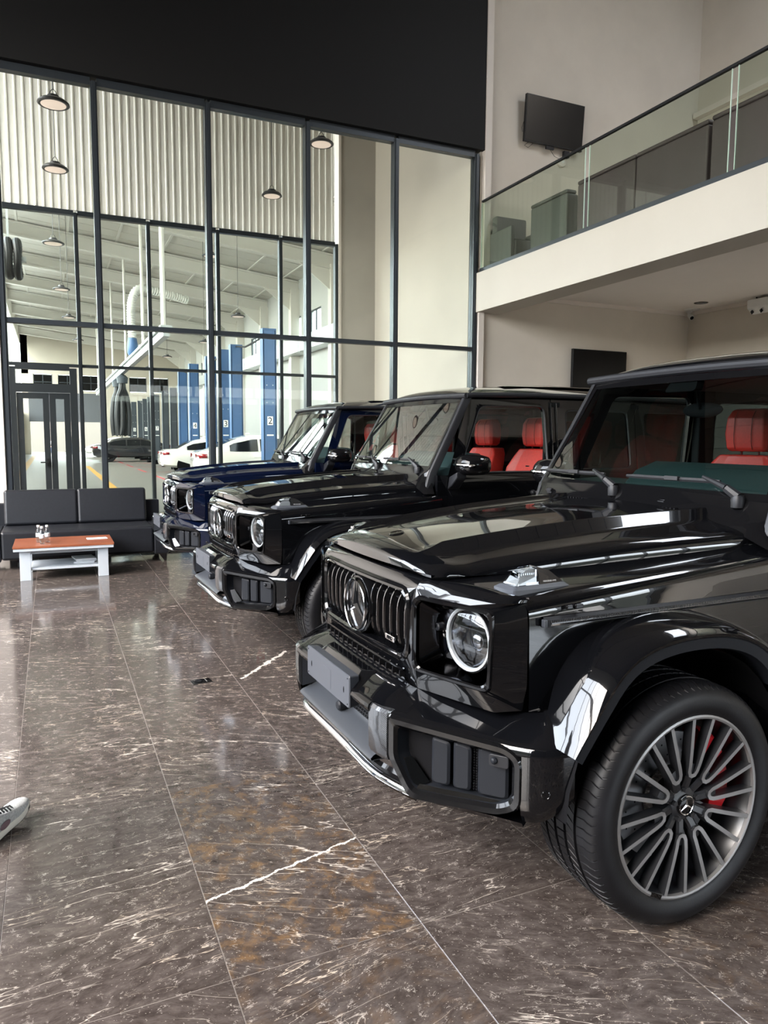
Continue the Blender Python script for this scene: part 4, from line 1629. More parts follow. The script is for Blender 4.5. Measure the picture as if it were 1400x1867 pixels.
        m.loft([[PB(A[0] - .012, A[1], -.008), PB(B[0] - .012, B[1] - .004, -.008)], [PB(A[0] + .03, A[1] + .012, -.040), PB(B[0] + .03, B[1] + .015, -.040)]], False)
        m.loft([[PB(B[0] + (q79 - .02 - B[0]) * t, .424 + .010 * t, -.006) for t in (0, .25, .5, .75, 1)], [PB(B[0] + .005 + (q79 - .02 - B[0]) * t, .434 + .012 * t, -.020) for t in (0, .25, .5, .75, 1)]], False)
        fl(m).obj('vent_ramp', M_dchrome, bp)
        # three fins, the outer one wide
        for f0, f1 in ((.30, .47), (.50, .66), (.72, .985)):
            a = SA + .05 + (q83 - .045 - SA - .05) * f0
            b = SA + .05 + (q83 - .045 - SA - .05) * f1
            pl = fillet([(a, .450), (b, .452), (b, .590), (a, .597)], .012, 3)
            pi_ = fillet([(a + .008, .456), (b - .008, .458), (b - .008, .584), (a + .008, .590)], .010, 3)
            m = MB().loft([[PB(p[0], p[1], -.056) for p in pl], [PB(p[0], p[1], -.022) for p in pl], [PB(p[0], p[1], -.016) for p in pi_]], True, False, True)
            fl(m).obj('vent_fin', M_grey, bp, angle=30)
        a = SA + .05 + (q83 - .045 - SA - .05) * .30
        m = MB()
        sx = q83 - .105
        pl = fillet([(sx, .556), (sx + .062, .556), (sx + .062, .594), (sx, .594)], .010, 3)
        m.loft([[PB(p[0], p[1], -.02) for p in pl], [PB(p[0], p[1], .004) for p in pl]], True, False, True)
        sn = fl(m).obj('vent_sensor_block', M_satin, bp, bevel=.003)
        x, y, z = PB(sx + .018, .576, .005)
        MB().sphere((x, side * y, z), .011, 12, 8).obj('parking_sensor', M_grey, bp)
        for k in range(26):
            pass
        m = MB()
        s0 = SA + .05 + (q83 - .045 - SA - .05) * .675
        for i in range(4):
            for j in range(17):
                x, y, z = PB(s0 + i * .009, .455 + j * .0083, -.034)
                m.box((x, y, z), (.004, .005, .0045))
        fl(m).obj('vent_mesh', M_satin, bp)['kind'] = 'stuff'
        # painted corner, its rounded foot, and the strip below the vent
        m = MB()
        cs = [q83 - .006 + (smax - q83 + .006) * i / 10 for i in range(11)]
        rows = []
        for t in range(9):
            q = t / 8
            rows.append([PB(s, .400 + .06 * ((s - q83) / (smax - q83)) ** 2 + (ztop(s) - .028 - .400 - .06 * ((s - q83) / (smax - q83)) ** 2) * q, -.02 * max(0, 1 - q * 4) ** 2) for s in cs])
        m.loft(rows, False)
        m.loft([rows[0], [PB(s, .392 + .06 * ((s - q83) / (smax - q83)) ** 2, -.06) for s in cs], [PB(s, .41 + .06 * ((s - q83) / (smax - q83)) ** 2, -.14) for s in cs]], False)
        m.loft([[PB(s, .402, -.001) for s in [q53 + (q83 - q53) * i / 8 for i in range(9)]], [PB(s, .384, -.015) for s in [q53 + (q83 - q53) * i / 8 for i in range(9)]], [PB(s, .39, -.12) for s in [q53 + (q83 - q53) * i / 8 for i in range(9)]]], False)
        fl(m).obj('bumper_corner', M_paint, bp, angle=45)
        x, y, z = PB(BUMP.s_at_v(.862), .500, 0)
        m = MB().lathe([(.0135, -.004), (.0135, .001), (.011, .0025), (.0095, .001), (.001, .0015)], 20, (0, 0, 0), 'y')
        so = m.obj('parking_sensor', M_gloss, bp)
        so.location = (x, side * y, z)
        so.rotation_euler = (0, 0, -side * radians(30) + (0 if side > 0 else pi))
        # carbon post
        m = MB()
        s0, s1 = BUMP.s_at_v(.355), SA + .010
        rows = []
        for z, o_ in ((.658, -.05), (.655, -.006), (.645, .004), (.58, .006), (.51, .004), (.492, -.004), (.488, -.05)):
            rows.append([PB(s0 + (s1 - s0) * i / 5, z, o_) for i in range(6)])
        m.loft(rows, False)
        m.loft([[r[0] for r in rows], [(r[0][0] - .09, r[0][1], r[0][2]) for r in rows]], False)
        m.loft([[r[-1] for r in rows], [(r[-1][0] - .05, r[-1][1], r[-1][2]) for r in rows]], False)
        fl(m).obj('carbon_post', M_carbon, bp, angle=40)
    # centre: tray, honeycomb, chrome lip, plate holder
    s35 = BUMP.s_at_v(.360)
    cs = [-s35 + 2 * s35 * i / 20 for i in range(21)]
    m = MB()
    m.loft([[PB(s, .520, -.092) for s in cs], [PB(s, .506, -.086) for s in cs], [PB(s, .496, -.070) for s in cs], [PB(s, .474, -.012) for s in cs], [PB(s, .464, .000) for s in cs], [PB(s, .456, -.004) for s in cs], [PB(s, .45, -.10) for s in cs]], False)
    m.loft([[PB(s, z, -.10) for s in cs] for z in (.54, .66)], False)
    for sd in (1, -1):
        m.loft([[PB(sd * s35, .650, -.09), PB(sd * s35, .50, -.085)], [PB(sd * (s35 - .012), .640, -.010), PB(sd * (s35 - .012), .49, -.008)]], False)
    m.obj('lower_intake_tray', M_tray, bp, angle=35)
    m = MB()
    for j in range(9):
        z = .520 + j * .0142
        for i in range(34):
            s = -s35 + .02 + (2 * s35 - .04) * (i + .5 * (j % 2)) / 34
            x, y, _ = PB(s, z, -.082)
            r = .0095
            hx = [(x, y + r * cos(k * pi / 3), z + r * sin(k * pi / 3)) for k in range(6)]
            h2 = [(x, y + r * .68 * cos(k * pi / 3), z + r * .68 * sin(k * pi / 3)) for k in range(6)]
            m.loft([[(a - .006, b, c) for a, b, c in hx], hx, h2, [(a - .006, b, c) for a, b, c in h2]])
    m.obj('honeycomb_mesh', M_satin, bp, smooth=False)['kind'] = 'stuff'
    m = MB()
    lp = Plan([(.815, 0), (.813, .2), (.800, .36), (.745, .50), (.735, .515)])
    ls = [-lp.L[-1] + 2 * lp.L[-1] * i / 32 for i in range(33)]

    def PL(s, z, o_):
        u, v = lp.at(s, o_)
        return (u, v, z + .030 * (1 - min(1, abs(s) / lp.L[-1]) ** 2) * 1.0)
    m.loft([[PL(s, .405, -.004) for s in ls], [PL(s, .403, .006) for s in ls], [PL(s, .394, .012) for s in ls], [PL(s, .385, .0125) for s in ls]], False)
    q = MB().loft([[PL(s, .385, .0125) for s in ls], [PL(s, .374, .006) for s in ls], [PL(s, .372, -.06) for s in ls]], False)
    q.obj('lip_underside', M_gloss, bp)
    m.obj('chrome_lip', M_chrome, bp, angle=50)['label'] = 'chrome strip under the bumper'
    m = MB()
    m.loft([[PL(s, .436, -.010) for s in ls], [PL(s, .424, .000) for s in ls], [PL(s, .404, -.002) for s in ls]], False)
    m.obj('bumper_lower_edge', M_gloss, bp)
    m = MB()
    pl = fillet([(-.215, .586), (.215, .586), (.215, .702), (-.215, .702)], .010, 3)
    m.loft([[(.80, a * .94, .586 + (b - .586) * .95) for a, b in pl], [(.838, a, b) for a, b in pl], [(.842, a, b) for a, b in [(x * .99, .644 + (y - .644) * .97) for x, y in pl]]], True, True, True)
    ph = m.obj('number_plate_holder', M_plate, car, angle=30)
    m = MB()
    for sd in (1, -1):
        m.sphere((.842, sd * .165, .640), (.002, .004, .012), 8, 6)
        m.sphere((.842, sd * .200, .690), (.002, .003, .003), 8, 6)
        m.sphere((.842, sd * .200, .598), (.002, .003, .003), 8, 6)
    m.obj('screw_slot', M_matt, ph)
    m = MB()
    m.prism(fillet([(-.038, .600), (.040, .600), (.040, .672), (-.038, .672)], .004, 2), lambda a, b: (.8405, a, b), lambda a, b: (.8428, a, b))
    m.obj('embossed_panel', M_plate, ph)
    m = MB()
    m.tube([PB(s, .640, -.008) for s in [-s35 + 2 * s35 * i / 12 for i in range(13)]], .019, 10)
    m.obj('intake_rail', M_gloss, bp)
    m = MB()
    m.prism(fillet([(-.26, .79), (.26, .79), (.22, .835), (-.22, .835)], .01, 2), lambda a, b: (b, a, .650), lambda a, b: (b - .06, a * .8, .705))
    m.obj('plate_hump', M_paint, bp, bevel=.008)
    for v in (-.02, .29):
        x, y, z = PB(v, .512, -.045)
        MB().lathe([(.020, -.03), (.020, .004), (.015, .010), (.001, .010)], 18, (x, y, z), 'x').obj('parking_sensor', M_grey, bp)
    ORIENT[0] = False
    # ---------------------------------------------------------------- mirrors
    for side in (1, -1):
        m = MB()
        rr = []
        for t, wy, wz in ((0, .25, .35), (.06, .62, .72), (.2, .88, .94), (.45, 1, 1), (.75, .97, .97), (.93, .86, .86), (1, .70, .72)):
            u = -.755 - .215 * t
            ring = []
            for k in range(20):
                a = 2 * pi * k / 20
                cx, cz = cos(a), sin(a)
                cx = math.copysign(abs(cx) ** .75, cx)
                cz = math.copysign(abs(cz) ** .75, cz)
                ring.append((u, side * (.868 + cx * .122 * wy), 1.332 + cz * .074 * wz))
            rr.append(ring)
        m.loft(rr, True, True, True)
        mm = m.obj('wing_mirror', M_gloss, car, angle=45)
        m = MB().loft([[(u, side * (.862 + a * .90), 1.332 + b * .98) for a, b in [(math.copysign(abs(cos(2 * pi * k / 20)) ** .75, cos(2 * pi * k / 20)) * .115 * .70, math.copysign(abs(sin(2 * pi * k / 20)) ** .75, sin(2 * pi * k / 20)) * .078 * .7) for k in range(20)]] for u in (-.969, -.9715)], True, True, True)
        m.obj('mirror_glass', M_mirror, mm)
        m = MB()
        m.tube([(-.757 - .052 * (1 - cos(a)), side * (.868 + .121 * sin(a)), 1.332) for a in [radians(-60 + 150 * i / 12) for i in range(13)]], [.004] + [.0105] * 11 + [.005], 8)
        m.obj('mirror_signal', M_chrome, mm)
        m = MB()
        m.loft([[(-.735, side * .745, 1.150), (-.835, side * .745, 1.150), (-.845, side * .745, 1.235), (-.75, side * .745, 1.245)],
                [(-.740, side * .80, 1.185), (-.825, side * .80, 1.185), (-.835, side * .80, 1.262), (-.745, side * .80, 1.262)],
                [(-.745, side * .86, 1.235), (-.825, side * .86, 1.235), (-.835, side * .86, 1.285), (-.745, side * .86, 1.285)]], True, True, True)
        m.obj('mirror_foot', M_satin, mm, bevel=.012)
    # ---------------------------------------------------------------- cabin
    m = MB()
    m.bb(-.66, -3.40, -.68, .68, .46, .62)
    m.bb(-3.38, -3.43, -.66, .66, .6, 1.25)
    for sd in (1, -1):
        m.bb(-.78, -3.40, sd * .672, sd * .705, .6, 1.245)
        m.bb(-1.68, -1.80, sd * .60, sd * .655, 1.24, 1.80)
        m.bb(-2.52, -2.62, sd * .60, sd * .655, 1.24, 1.80)
    m.bb(-.98, -3.40, -.62, .62, 1.795, 1.815)
    m.obj('cabin_lining', M_cabin, car, bevel=.01)
    m = MB()
    pr = [(-.66, 1.22), (-.68, 1.275), (-.80, 1.305), (-1.00, 1.315), (-1.10, 1.29), (-1.14, 1.22), (-1.13, 1.05), (-1.0, .80), (-.75, .80)]
    m.loft([[(a, v, b) for a, b in pr] for v in (-.665, 0, .665)], True, True, True)
    m.loft([[(a, v, b) for a, b in [(-.80, 1.30), (-.88, 1.372), (-1.0, 1.412), (-1.10, 1.405), (-1.16, 1.31), (-1.1, 1.2), (-.86, 1.2)]] for v in (-.27, -.235, .60, .63)], True, True, True)
    m.obj('dashboard', M_dash, car, bevel=.02, angle=25)
    sw = empty('steering_wheel', (-1.24, .36, 1.22), 0, car)
    sw.rotation_euler = (0, radians(24), 0)
    m = MB()
    R_ = .182
    m.tube([(0, cos(a) * R_, sin(a) * R_) for a in [2 * pi * i / 32 for i in range(33)]], .015, 8, False)
    m.box((0.02, 0, 0), (.05, .12, .09))
    m.box((.01, .11, -.01), (.02, .14, .03))
    m.box((.01, -.11, -.01), (.02, .14, .03))
    m.obj('steering_wheel_rim', M_cabin, sw, bevel=.004)
    for v0 in (.36, -.36):
        for uu, front in ((-1.62, True), (-2.62, False)):
            st = empty('seat', (uu, v0, .62), 0, car)
            m = MB()
            m.loft([[(a, t * .25, b + (.03 if abs(t) > .8 else 0)) for t in (-1, -.85, -.55, .55, .85, 1)] for a, b in ((.50, .16), (.49, .24), (.10, .21), (-.05, .20), (-.06, .05), (.48, .05))], False)
            m.obj('seat_cushion', M_leather, st, solid=.03, bevel=.02)
            m = MB()
            rows = []
            for z, hw, bx in ((.15, .235, .0), (.30, .245, -.03), (.50, .250, -.075), (.66, .245, -.115), (.76, .215, -.145), (.815, .165, -.162)):
                row = []
                for t, d in ((-1, -.06), (-1, .045), (-.86, .065), (-.66, .030), (-.60, .018), (0, .016), (.60, .018), (.66, .030), (.86, .065), (1, .045), (1, -.06)):
                    f = 1 if z < .74 else .45
                    row.append((bx + d * f, t * hw, z))
                row += [(bx - .11, .9 * hw, z), (bx - .11, -.9 * hw, z)]
                rows.append(row)
            m.loft(rows, True, True, True)
            m.obj('seat_back', M_leather, st, bevel=.012, angle=30, seg=3)
            m = MB()
            rows = []
            for z, hw, d0, d1 in ((.835, .112, .020, -.05), (.850, .130, .040, -.070), (.93, .138, .052, -.080), (1.02, .132, .046, -.078), (1.062, .112, .020, -.062), (1.070, .085, .0, -.05)):
                rows.append([(-.175 + d1, -hw * .9, z), (-.175 + d0 * .4, -hw, z), (-.175 + d0 * .92, -hw * .86, z), (-.175 + d0, -hw * .45, z), (-.175 + d0, hw * .45, z), (-.175 + d0 * .92, hw * .86, z), (-.175 + d0 * .4, hw, z), (-.175 + d1, hw * .9, z)])
            m.loft(rows, True, True, True)
            m.obj('headrest', M_leather, st, bevel=.010, angle=25, seg=3)
            m = MB()
            for t in (-.055, .055):
                m.tube([(-.123 + dd, t, z) for z, dd in ((.845, -.012), (.88, .0), (.93, .0045), (1.02, .0), (1.058, -.025))], .0018, 5)
                m.tube([(-.19, t, .79), (-.19, t, .86)], .006, 6)
            for t in (-.5, .5):
                m.tube([(dx + .0175, t * .30, z) for z, dx in ((.3, -.03), (.50, -.075), (.60, -.10))], .002, 5)
            m.tube([(-.080 - .045 * sin(a) , .15 * cos(a), .52 + .10 * sin(a)) for a in [pi * i / 10 for i in range(11)]], .0022, 5)
            m.obj('seat_seam', M_lseam, st)
            if front:
                MB().box((-.104, 0, .675), (.006, .050, .011)).obj('seat_badge', M_chrome, st, bevel=.002)
    m = MB()
    m.sphere((-1.02, 0, 1.655), (.018, .115, .036), 14, 8)
    m.tube([(-1.0, 0, 1.66), (-.975, 0, 1.76)], .008, 6)
    m.obj('rear_view_mirror', M_matt, car)
    return car

# =================================================================== the three cars
car = build_car()
tag(car, 'black off-road car in front, its whole wheel in view, nearest the camera', 'car', 'off-road cars parked in a row')
car.location = (1.744, 2.52, 0)
car.rotation_euler = (0, 0, pi + radians(1.0))
c2 = copy_tree(car)
tag(c2, 'black off-road car parked in the middle of the row of three', 'car', 'off-road cars parked in a row')
c2.location = (1.8013, 5.3084, 0)
c2.rotation_euler = (0, 0, pi + radians(1.58))
c3 = copy_tree(car, swap={M_paint: M_blue})
tag(c3, 'dark blue off-road car at the far end of the row, beside the sofa', 'car', 'off-road cars parked in a row')
c3.location = (1.823, 7.992, 0)
c3.rotation_euler = (0, 0, pi + radians(1.16))

# =================================================================== lounge corner
M_sofa = mat('black sofa leather', (.0095, .0105, .014), .40, build=noise_tint(30, .15, bump=.05, bscale=180))
M_wood = mat('reddish brown wood', (.30, .095, .045), .28, coat=.25, coat_rough=.15)
M_pgrey = mat('pale grey lacquer', (.50, .54, .58), .35)
M_pet = glass('clear bottle plastic', (.90, .94, .95), 1.6, 1.35)
M_label = mat('white bottle label', (.78, .80, .82), .5)
M_cap = mat('white bottle cap', (.82, .82, .80), .4)
M_paper = mat('white paper', (.78, .80, .82), .6)
M_ink = mat('grey print', (.20, .22, .26), .7)


def wood_build(nt, p):
    tc = nd(nt, 'ShaderNodeTexCoord')
    mp = nd(nt, 'ShaderNodeMapping')
    mp.inputs['Scale'].default_value = (1.2, 14, 14)
    nt.links.new(tc.outputs['Object'], mp.inputs['Vector'])
    n = nd(nt, 'ShaderNodeTexNoise', Scale=3.0, Detail=6)
    nt.links.new(mp.outputs[0], n.inputs['Vector'])
    nt.links.new(ramp(nt, n.outputs[0], [(.3, (.19, .052, .024)), (.55, (.30, .095, .045)), (.75, (.40, .15, .075))]), p.inputs['Base Color'])


wood_build(M_wood.node_tree, M_wood.node_tree.nodes['Principled BSDF'])


def cushion(cx, cy_, cz, sx, sy, sz, r=.04):
    m = MB()
    m.box((cx, cy_, cz), (sx, sy, sz))
    return m


sofa = tag(empty('sofa', (.275, 9.66, 0)), 'long black leather sofa with two back cushions, before the glazing', 'sofa')
m = cushion(0, -.04, .275, 1.66, .80, .33)
m.obj('seat_cushion', M_sofa, sofa, bevel=.035, seg=4)
for sx in (-1, 1):
    cushion(sx * .912, -.02, .262, .165, .84, .335).obj('armrest', M_sofa, sofa, bevel=.014, seg=3)
    q = MB()
    t = radians(-9)
    q.box((sx * .405, .245, .645), (.815, .175, .43), Matrix.Rotation(t, 3, 'X'))
    q.obj('back_cushion', M_sofa, sofa, bevel=.035, seg=4)
MB().bb(-.99, .99, .30, .41, .11, .70).obj('back_frame', M_sofa, sofa, bevel=.015)
for sx in (-1, 1):
    for sy in (-.38, .34):
        q = MB()
        q.loft([[(sx * .93 + a, sy + b, .10) for a, b in ((-.05, -.03), (.05, -.03), (.05, .03), (-.05, .03))], [(sx * .96 + a, sy * 1.06 + b, 0) for a, b in ((-.012, -.012), (.012, -.012), (.012, .012), (-.012, .012))]], True, True, True)
        q.obj('leg', M_dchrome, sofa)

tb = tag(empty('coffee_table', (.095, 8.78, 0)), 'low coffee table with brown top and pale grey legs before the black sofa', 'table')
q = MB().bb(-.495, .495, -.345, .345, .345, .37)
q.obj('table_top', M_wood, tb, bevel=.003)
MB().bb(-.490, .490, -.340, .340, .315, .3445).obj('top_slab', M_pgrey, tb, bevel=.003)
for sx in (-1, 1):
    for sy in (-1, 1):
        MB().bb(sx * .33, sx * .435, sy * .235, sy * .30, 0, .3145).obj('leg', M_pgrey, tb, bevel=.003)
MB().bb(-.33, .33, -.28, .28, .105, .128).obj('shelf', M_pgrey, tb, bevel=.003)
MB().bb(-.33, .33, -.255, -.235, .275, .3145).obj('rail', M_pgrey, tb, bevel=.002)


def bottle(loc, label):
    e = tag(empty('water_bottle', loc), label, 'bottle', 'water bottles on the coffee table')
    m = MB().lathe([(.001, .002), (.022, 0), (.0265, .006), (.027, .03), (.0255, .045), (.027, .06), (.027, .105), (.025, .125), (.016, .150), (.0125, .160), (.0125, .172)], 20)
    m.obj('bottle_body', M_pet, e)
    MB().lathe([(.0245, .062), (.0278, .064), (.0278, .102), (.0245, .104)], 20).obj('bottle_label', M_label, e)
    MB().lathe([(.001, .188), (.0145, .188), (.0155, .184), (.0155, .167), (.013, .166)], 16).obj('bottle_cap', M_cap, e)
    MB().lathe([(.0006, .0035), (.021, .0035), (.0245, .02), (.0245, .058), (.0006, .058)], 16).obj('water', M_pet, e)


bottle((-.155, 8.72, .37), 'left one of three clear water bottles with white caps on coffee table')
bottle((-.120, 8.585, .37), 'front one of three clear water bottles with white caps, nearest the camera')
bottle((-.070, 8.70, .37), 'right one of three clear water bottles with white caps on coffee table')
lf = tag(empty('leaflet', (.435, 8.83, .37)), 'white printed leaflet lying at the right end of the coffee table', 'paper')
lf.rotation_euler = (0, 0, radians(4))
MB().bb(-.105, .105, -.07, .07, .0005, .003).obj('sheet', M_paper, lf, smooth=False)
q = MB()
for i in range(3):
    q.bb(-.05 + .012 * i, .06 - .01 * i, -.03 + .02 * i, -.022 + .02 * i, .0031, .0036)
q.obj('printed_lines', M_ink, lf, smooth=False)['kind'] = 'stuff'
for k, (dx, c, lb) in enumerate(((0, (.50, .53, .55), 'bottom'), (.012, (.10, .12, .15), 'middle'), (-.008, (.62, .64, .62), 'topmost'))):
    mg = tag(empty('magazine', (.30 + dx, 8.80 + .01 * k, .128 + .014 * k)), lb + ' magazine of the small stack on the table shelf', 'magazine', 'magazines on the table shelf')
    mg.rotation_euler = (0, 0, radians(6 * k - 4))
    MB().bb(-.105, .105, -.14, .14, .0022, .0118).obj('pages', M_paper, mg, smooth=False)
    q = MB()
    q.bb(-.107, .107, -.142, .142, 0, .0022)
    q.bb(-.107, .107, -.142, .142, .0118, .014)
    q.obj('cover', mat('magazine cover %d' % k, c, .3), mg, smooth=False)

fs = tag(empty('floor_socket', (.80, 4.53, 0)), 'small metal socket cover set in the marble floor', 'socket')
fs.rotation_euler = (0, 0, radians(8))
MB().bb(-.062, .062, -.040, .040, 0, .004).obj('cover_plate', M_dchrome, fs, bevel=.0015)
MB().lathe([(.020, .004), (.022, .0065), (.012, .0068), (.001, .0045)], 20, (-.018, 0, 0)).obj('socket_well', M_matt, fs)
MB().bb(.030, .054, -.022, .022, .004, .0065).obj('cover_tab', M_chrome, fs, bevel=.001)

# =================================================================== walls: screens, camera, fittings
M_screen = mat('dark screen', (.006, .006, .0065), .16, spec=.3)
M_screen2 = mat('screen housing', (.006, .006, .007), .35, spec=.3)


def screen(name, x0, x1, y, z0, z1, label, tilt=0, cable=True):
    cx, cz = (x0 + x1) / 2, (z0 + z1) / 2
    e = tag(empty(name, (cx, y, cz)), label, 'television', 'televisions on the plaster wall')
    e.rotation_euler = (radians(tilt), 0, 0)
    w, h = (x1 - x0) / 2, (z1 - z0) / 2
    MB().bb(-w, w, -.022, .03, -h, h).obj('housing', M_screen2, e, bevel=.004)
    MB().bb(-w + .014, w - .014, -.0245, -.022, -h + .022, h - .014).obj('screen', M_screen, e, smooth=False)
    MB().bb(-.15, .15, .03, .10, -.12, .12).obj('wall_bracket', M_satin, e, smooth=False)
    if cable:
        q = MB()
        q.bb(-.13, .02, -.010, .02, -h - .05, -h)
        q.bb(.24, .34, 0, .06, -h - .12, -h - .02)
        q.obj('connector_box', M_satin, e, smooth=False)
        q = MB()
        q.tube([(-w + .10, .01, -h), (-w + .04, .03, -h - .05), (-w + .12, .04, -h - .07), (-w + .20, .03, -h)], .004, 5)
        q.tube([(-.05, .03, -h - .02), (.08, .05, -h - .12), (.20, .05, -h - .15), (.28, .04, -h - .08)], .004, 5)
        q.tube([(-w, .02, -h + .30), (-w - .025, .03, -h + .2), (-w - .01, .03, -h + .14)], .004, 5)
        q.obj('cable', M_rub, e)
    return e


screen('television', 6.985, 8.115, 10.18, 6.20, 6.90, 'wide black television high on the plaster wall above the balcony rail', tilt=4)
screen('television', 8.06, 9.22, 10.195, 2.36, 3.03, 'black television on the grey wall under the balcony, behind the cars', cable=False)
e = tag(empty('wall_speaker', (7.80, 10.30, 6.03)), 'round white fitting on the wall under the upper television', 'speaker')
MB().lathe([(.001, -.045), (.035, -.045), (.075, -.035), (.085, -.02), (.085, 0)], 24, ax='y').obj('cover', M_wtrim, e)
MB().lathe([(.001, -.050), (.03, -.050), (.034, -.045)], 20, ax='y').obj('centre_cap', M_cap, e)
e = tag(empty('security_camera', (10.66, 10.20, 3.83)), 'small white security camera in the corner under the ceiling', 'camera')
MB().lathe([(.06, 0), (.06, -.012), (.03, -.02), (.02, -.06), (.001, -.06)], 18).obj('mount', M_cap, e)
q = MB().lathe([(.001, .05), (.036, .05), (.042, .03), (.042, -.09), (.034, -.095)], 18)
c = q.obj('camera_body', M_cap, e)
c.location = (-.02, -.05, -.085)
c.rotation_euler = (radians(-58), radians(0), radians(-25))
q = MB().lathe([(.034, -.093), (.030, -.080), (.001, -.080)], 18)
c = q.obj('camera_lens', M_matt, e)
c.location = (-.02, -.05, -.085)
c.rotation_euler = (radians(-58), radians(0), radians(-25))
e = tag(empty('downlight', (10.15, 9.46, 3.83)), 'round recessed downlight in the ceiling under the balcony', 'light')
MB().lathe([(.115, 0), (.110, -.008), (.088, -.010), (.085, -.002)], 28).obj('trim_ring', M_dchrome, e)
MB().lathe([(.085, -.003), (.06, -.001), (.001, -.001)], 24).obj('lamp_face', M_disc, e)
e = tag(empty('ceiling_speaker', (10.52, 10.0, 3.83)), 'flat white disc on the ceiling beside the security camera', 'fitting')
MB().lathe([(.13, 0), (.125, -.012), (.001, -.014)], 24).obj('disc', M_cap, e)
ac = tag(empty('air_conditioner', (10.55, 8.40, 3.66)), 'white air conditioner hanging at the ceiling by the right wall', 'appliance')
q = MB().loft([[(-.10, y, .13), (.12, y, .13), (.12, y, -.08), (.02, y, -.10), (-.10, y, -.01)] for y in (-.45, .40)], True, True, True)
q.obj('housing', M_cap, ac, bevel=.02)
for i in range(5):
    y = -.36 + i * .17
    q = MB()
    q.box((-.045, y, -.055), (.10, .012, .05), Matrix.Rotation(radians(-40), 3, 'Y'))
    q.obj('louvre', M_satin, ac, smooth=False)
q = MB()
q.tube([(0, .30, .13), (.0, .30, .17)], .012, 6)
q.tube([(0, -.30, .13), (.0, -.30, .17)], .012, 6)
q.obj('hanger', M_satin, ac)

# balcony rail
rl = tag(empty('balcony_railing', (6.28, 5.0, 4.10)), 'glass balustrade with thin black handrail along the balcony edge', 'railing')
for y0, y1 in ((10.26, 7.80), (7.72, 5.60), (5.52, 3.40), (3.32, 1.2), (1.12, -1.0), (-1.08, -4.0)):
    q = MB()
    q.bb(-.006, .006, y1 - 5, y0 - 5, .02, 1.075)
    q.obj('glass_panel', M_rail, rl, smooth=False)
    for yy in (y0, y1):
        MB().bb(-.0062, .0062, yy - 5 - .003, yy - 5 + .003, .02, 1.07).obj('glass_edge', M_edge, rl, smooth=False)
MB().bb(-.03, .03, -9.0, 5.26, 0, .075).obj('base_channel', M_frame, rl, smooth=False)
q = MB().bb(-.022, .022, -9.0, 5.24, 1.075, 1.105)
q.obj('handrail', M_satin, rl, bevel=.006)

M_bench = mat('dark plum upholstery', (.10, .070, .080), .55, build=noise_tint(3, .06))
M_bench2 = mat('dark grey upholstery', (.10, .096, .095), .6)


def bench(y0, y1, x0, x1, ztop, label, m, zseat=.42, splits=1, arm=False):
    e = tag(empty('lounge_bench', ((x0 + x1) / 2, (y0 + y1) / 2, 4.08)), label, 'sofa', 'lounge seats on the balcony')
    cx, cy_ = (x0 + x1) / 2, (y0 + y1) / 2
    L = (y1 - y0) / splits
    for i in range(splits):
        a = y0 + i * L - cy_
        MB().bb(x0 - cx, x0 - cx + .20, a + .006, a + L - .006, .06, ztop - 4.08).obj('back_panel', m, e, bevel=.025, seg=3)
        MB().bb(x0 - cx + .20, x1 - cx, a + .006, a + L - .006, .10, zseat).obj('seat_cushion', m, e, bevel=.03, seg=3)
        MB().bb(x0 - cx - .004, x0 - cx + .17, a + .004, a + L - .004, ztop - 4.08, ztop - 4.08 + .05).obj('top_roll', m, e, bevel=.022, seg=3)
    q = MB()
    for sx in (x0 - cx + .06, x1 - cx - .06):
        for sy in (y0 - cy_ + .06, y1 - cy_ - .06):
            q.bb(sx - .02, sx + .02, sy - .02, sy + .02, 0, .10)
    q.obj('feet', M_matt, e, smooth=False)['kind'] = 'stuff'
    return e


bench(6.18, 8.38, 6.62, 7.40, 4.93, 'long plum lounge bench behind the middle balcony glass, with one seam', M_bench, splits=2)
bench(3.9, 6.15, 6.62, 7.40, 4.94, 'plum lounge bench nearest the camera on the balcony', M_bench, splits=1)
bench(8.50, 9.35, 6.55, 7.20, 4.87, 'grey lounge chair on the balcony between the plum bench and the corner', M_bench2)
e = tag(empty('lounge_chair', (6.68, 9.86, 4.08)), 'small grey armchair in the balcony corner by the wall', 'chair', 'lounge seats on the balcony')
q = MB().bb(-.28, .28, .16, .30, .10, .86)
q.obj('back_panel', M_bench2, e, bevel=.03, seg=3)
MB().bb(-.24, .24, -.30, .16, .12, .42).obj('seat_cushion', M_bench2, e, bevel=.03, seg=3)
for sx in (-1, 1):
    MB().bb(sx * .25, sx * .32, -.30, .28, .10, .60).obj('armrest', M_bench2, e, bevel=.02, seg=3)

# =================================================================== high-bay lamps
M_lampb = mat('dark lamp housing', (.030, .030, .033), .4)
M_lampf = mat('pale lamp lens', (.72, .60, .54), .35, emit=(1, .80, .68), estr=.22)


def bay_lamp(x, y, z, top, label, group, r=.20, n=28):
    e = tag(empty('pendant_lamp', (x, y, z)), label, 'lamp', group)
    MB().lathe([(.001, .115), (.07, .115), (.085, .09), (.085, .075), (.15, .060), (r, .022), (r + .004, .005), (r - .012, -.006), (r * .80, -.004)], n).obj('lamp_housing', M_lampb, e)
    MB().lathe([(r * .82, -.003), (r * .5, -.012), (.001, -.014)], n).obj('lamp_lens', M_lampf, e)
    q = MB()
    q.tube([(-.05, 0, .11), (-.03, 0, .17), (0, 0, .20), (.03, 0, .17), (.05, 0, .11)], .006, 5)
    q.obj('hook', M_lampb, e)
    MB().tube([(0, 0, .19), (.0, 0, top - z)], .007, 5).obj('cord', M_lampb, e)
    return e


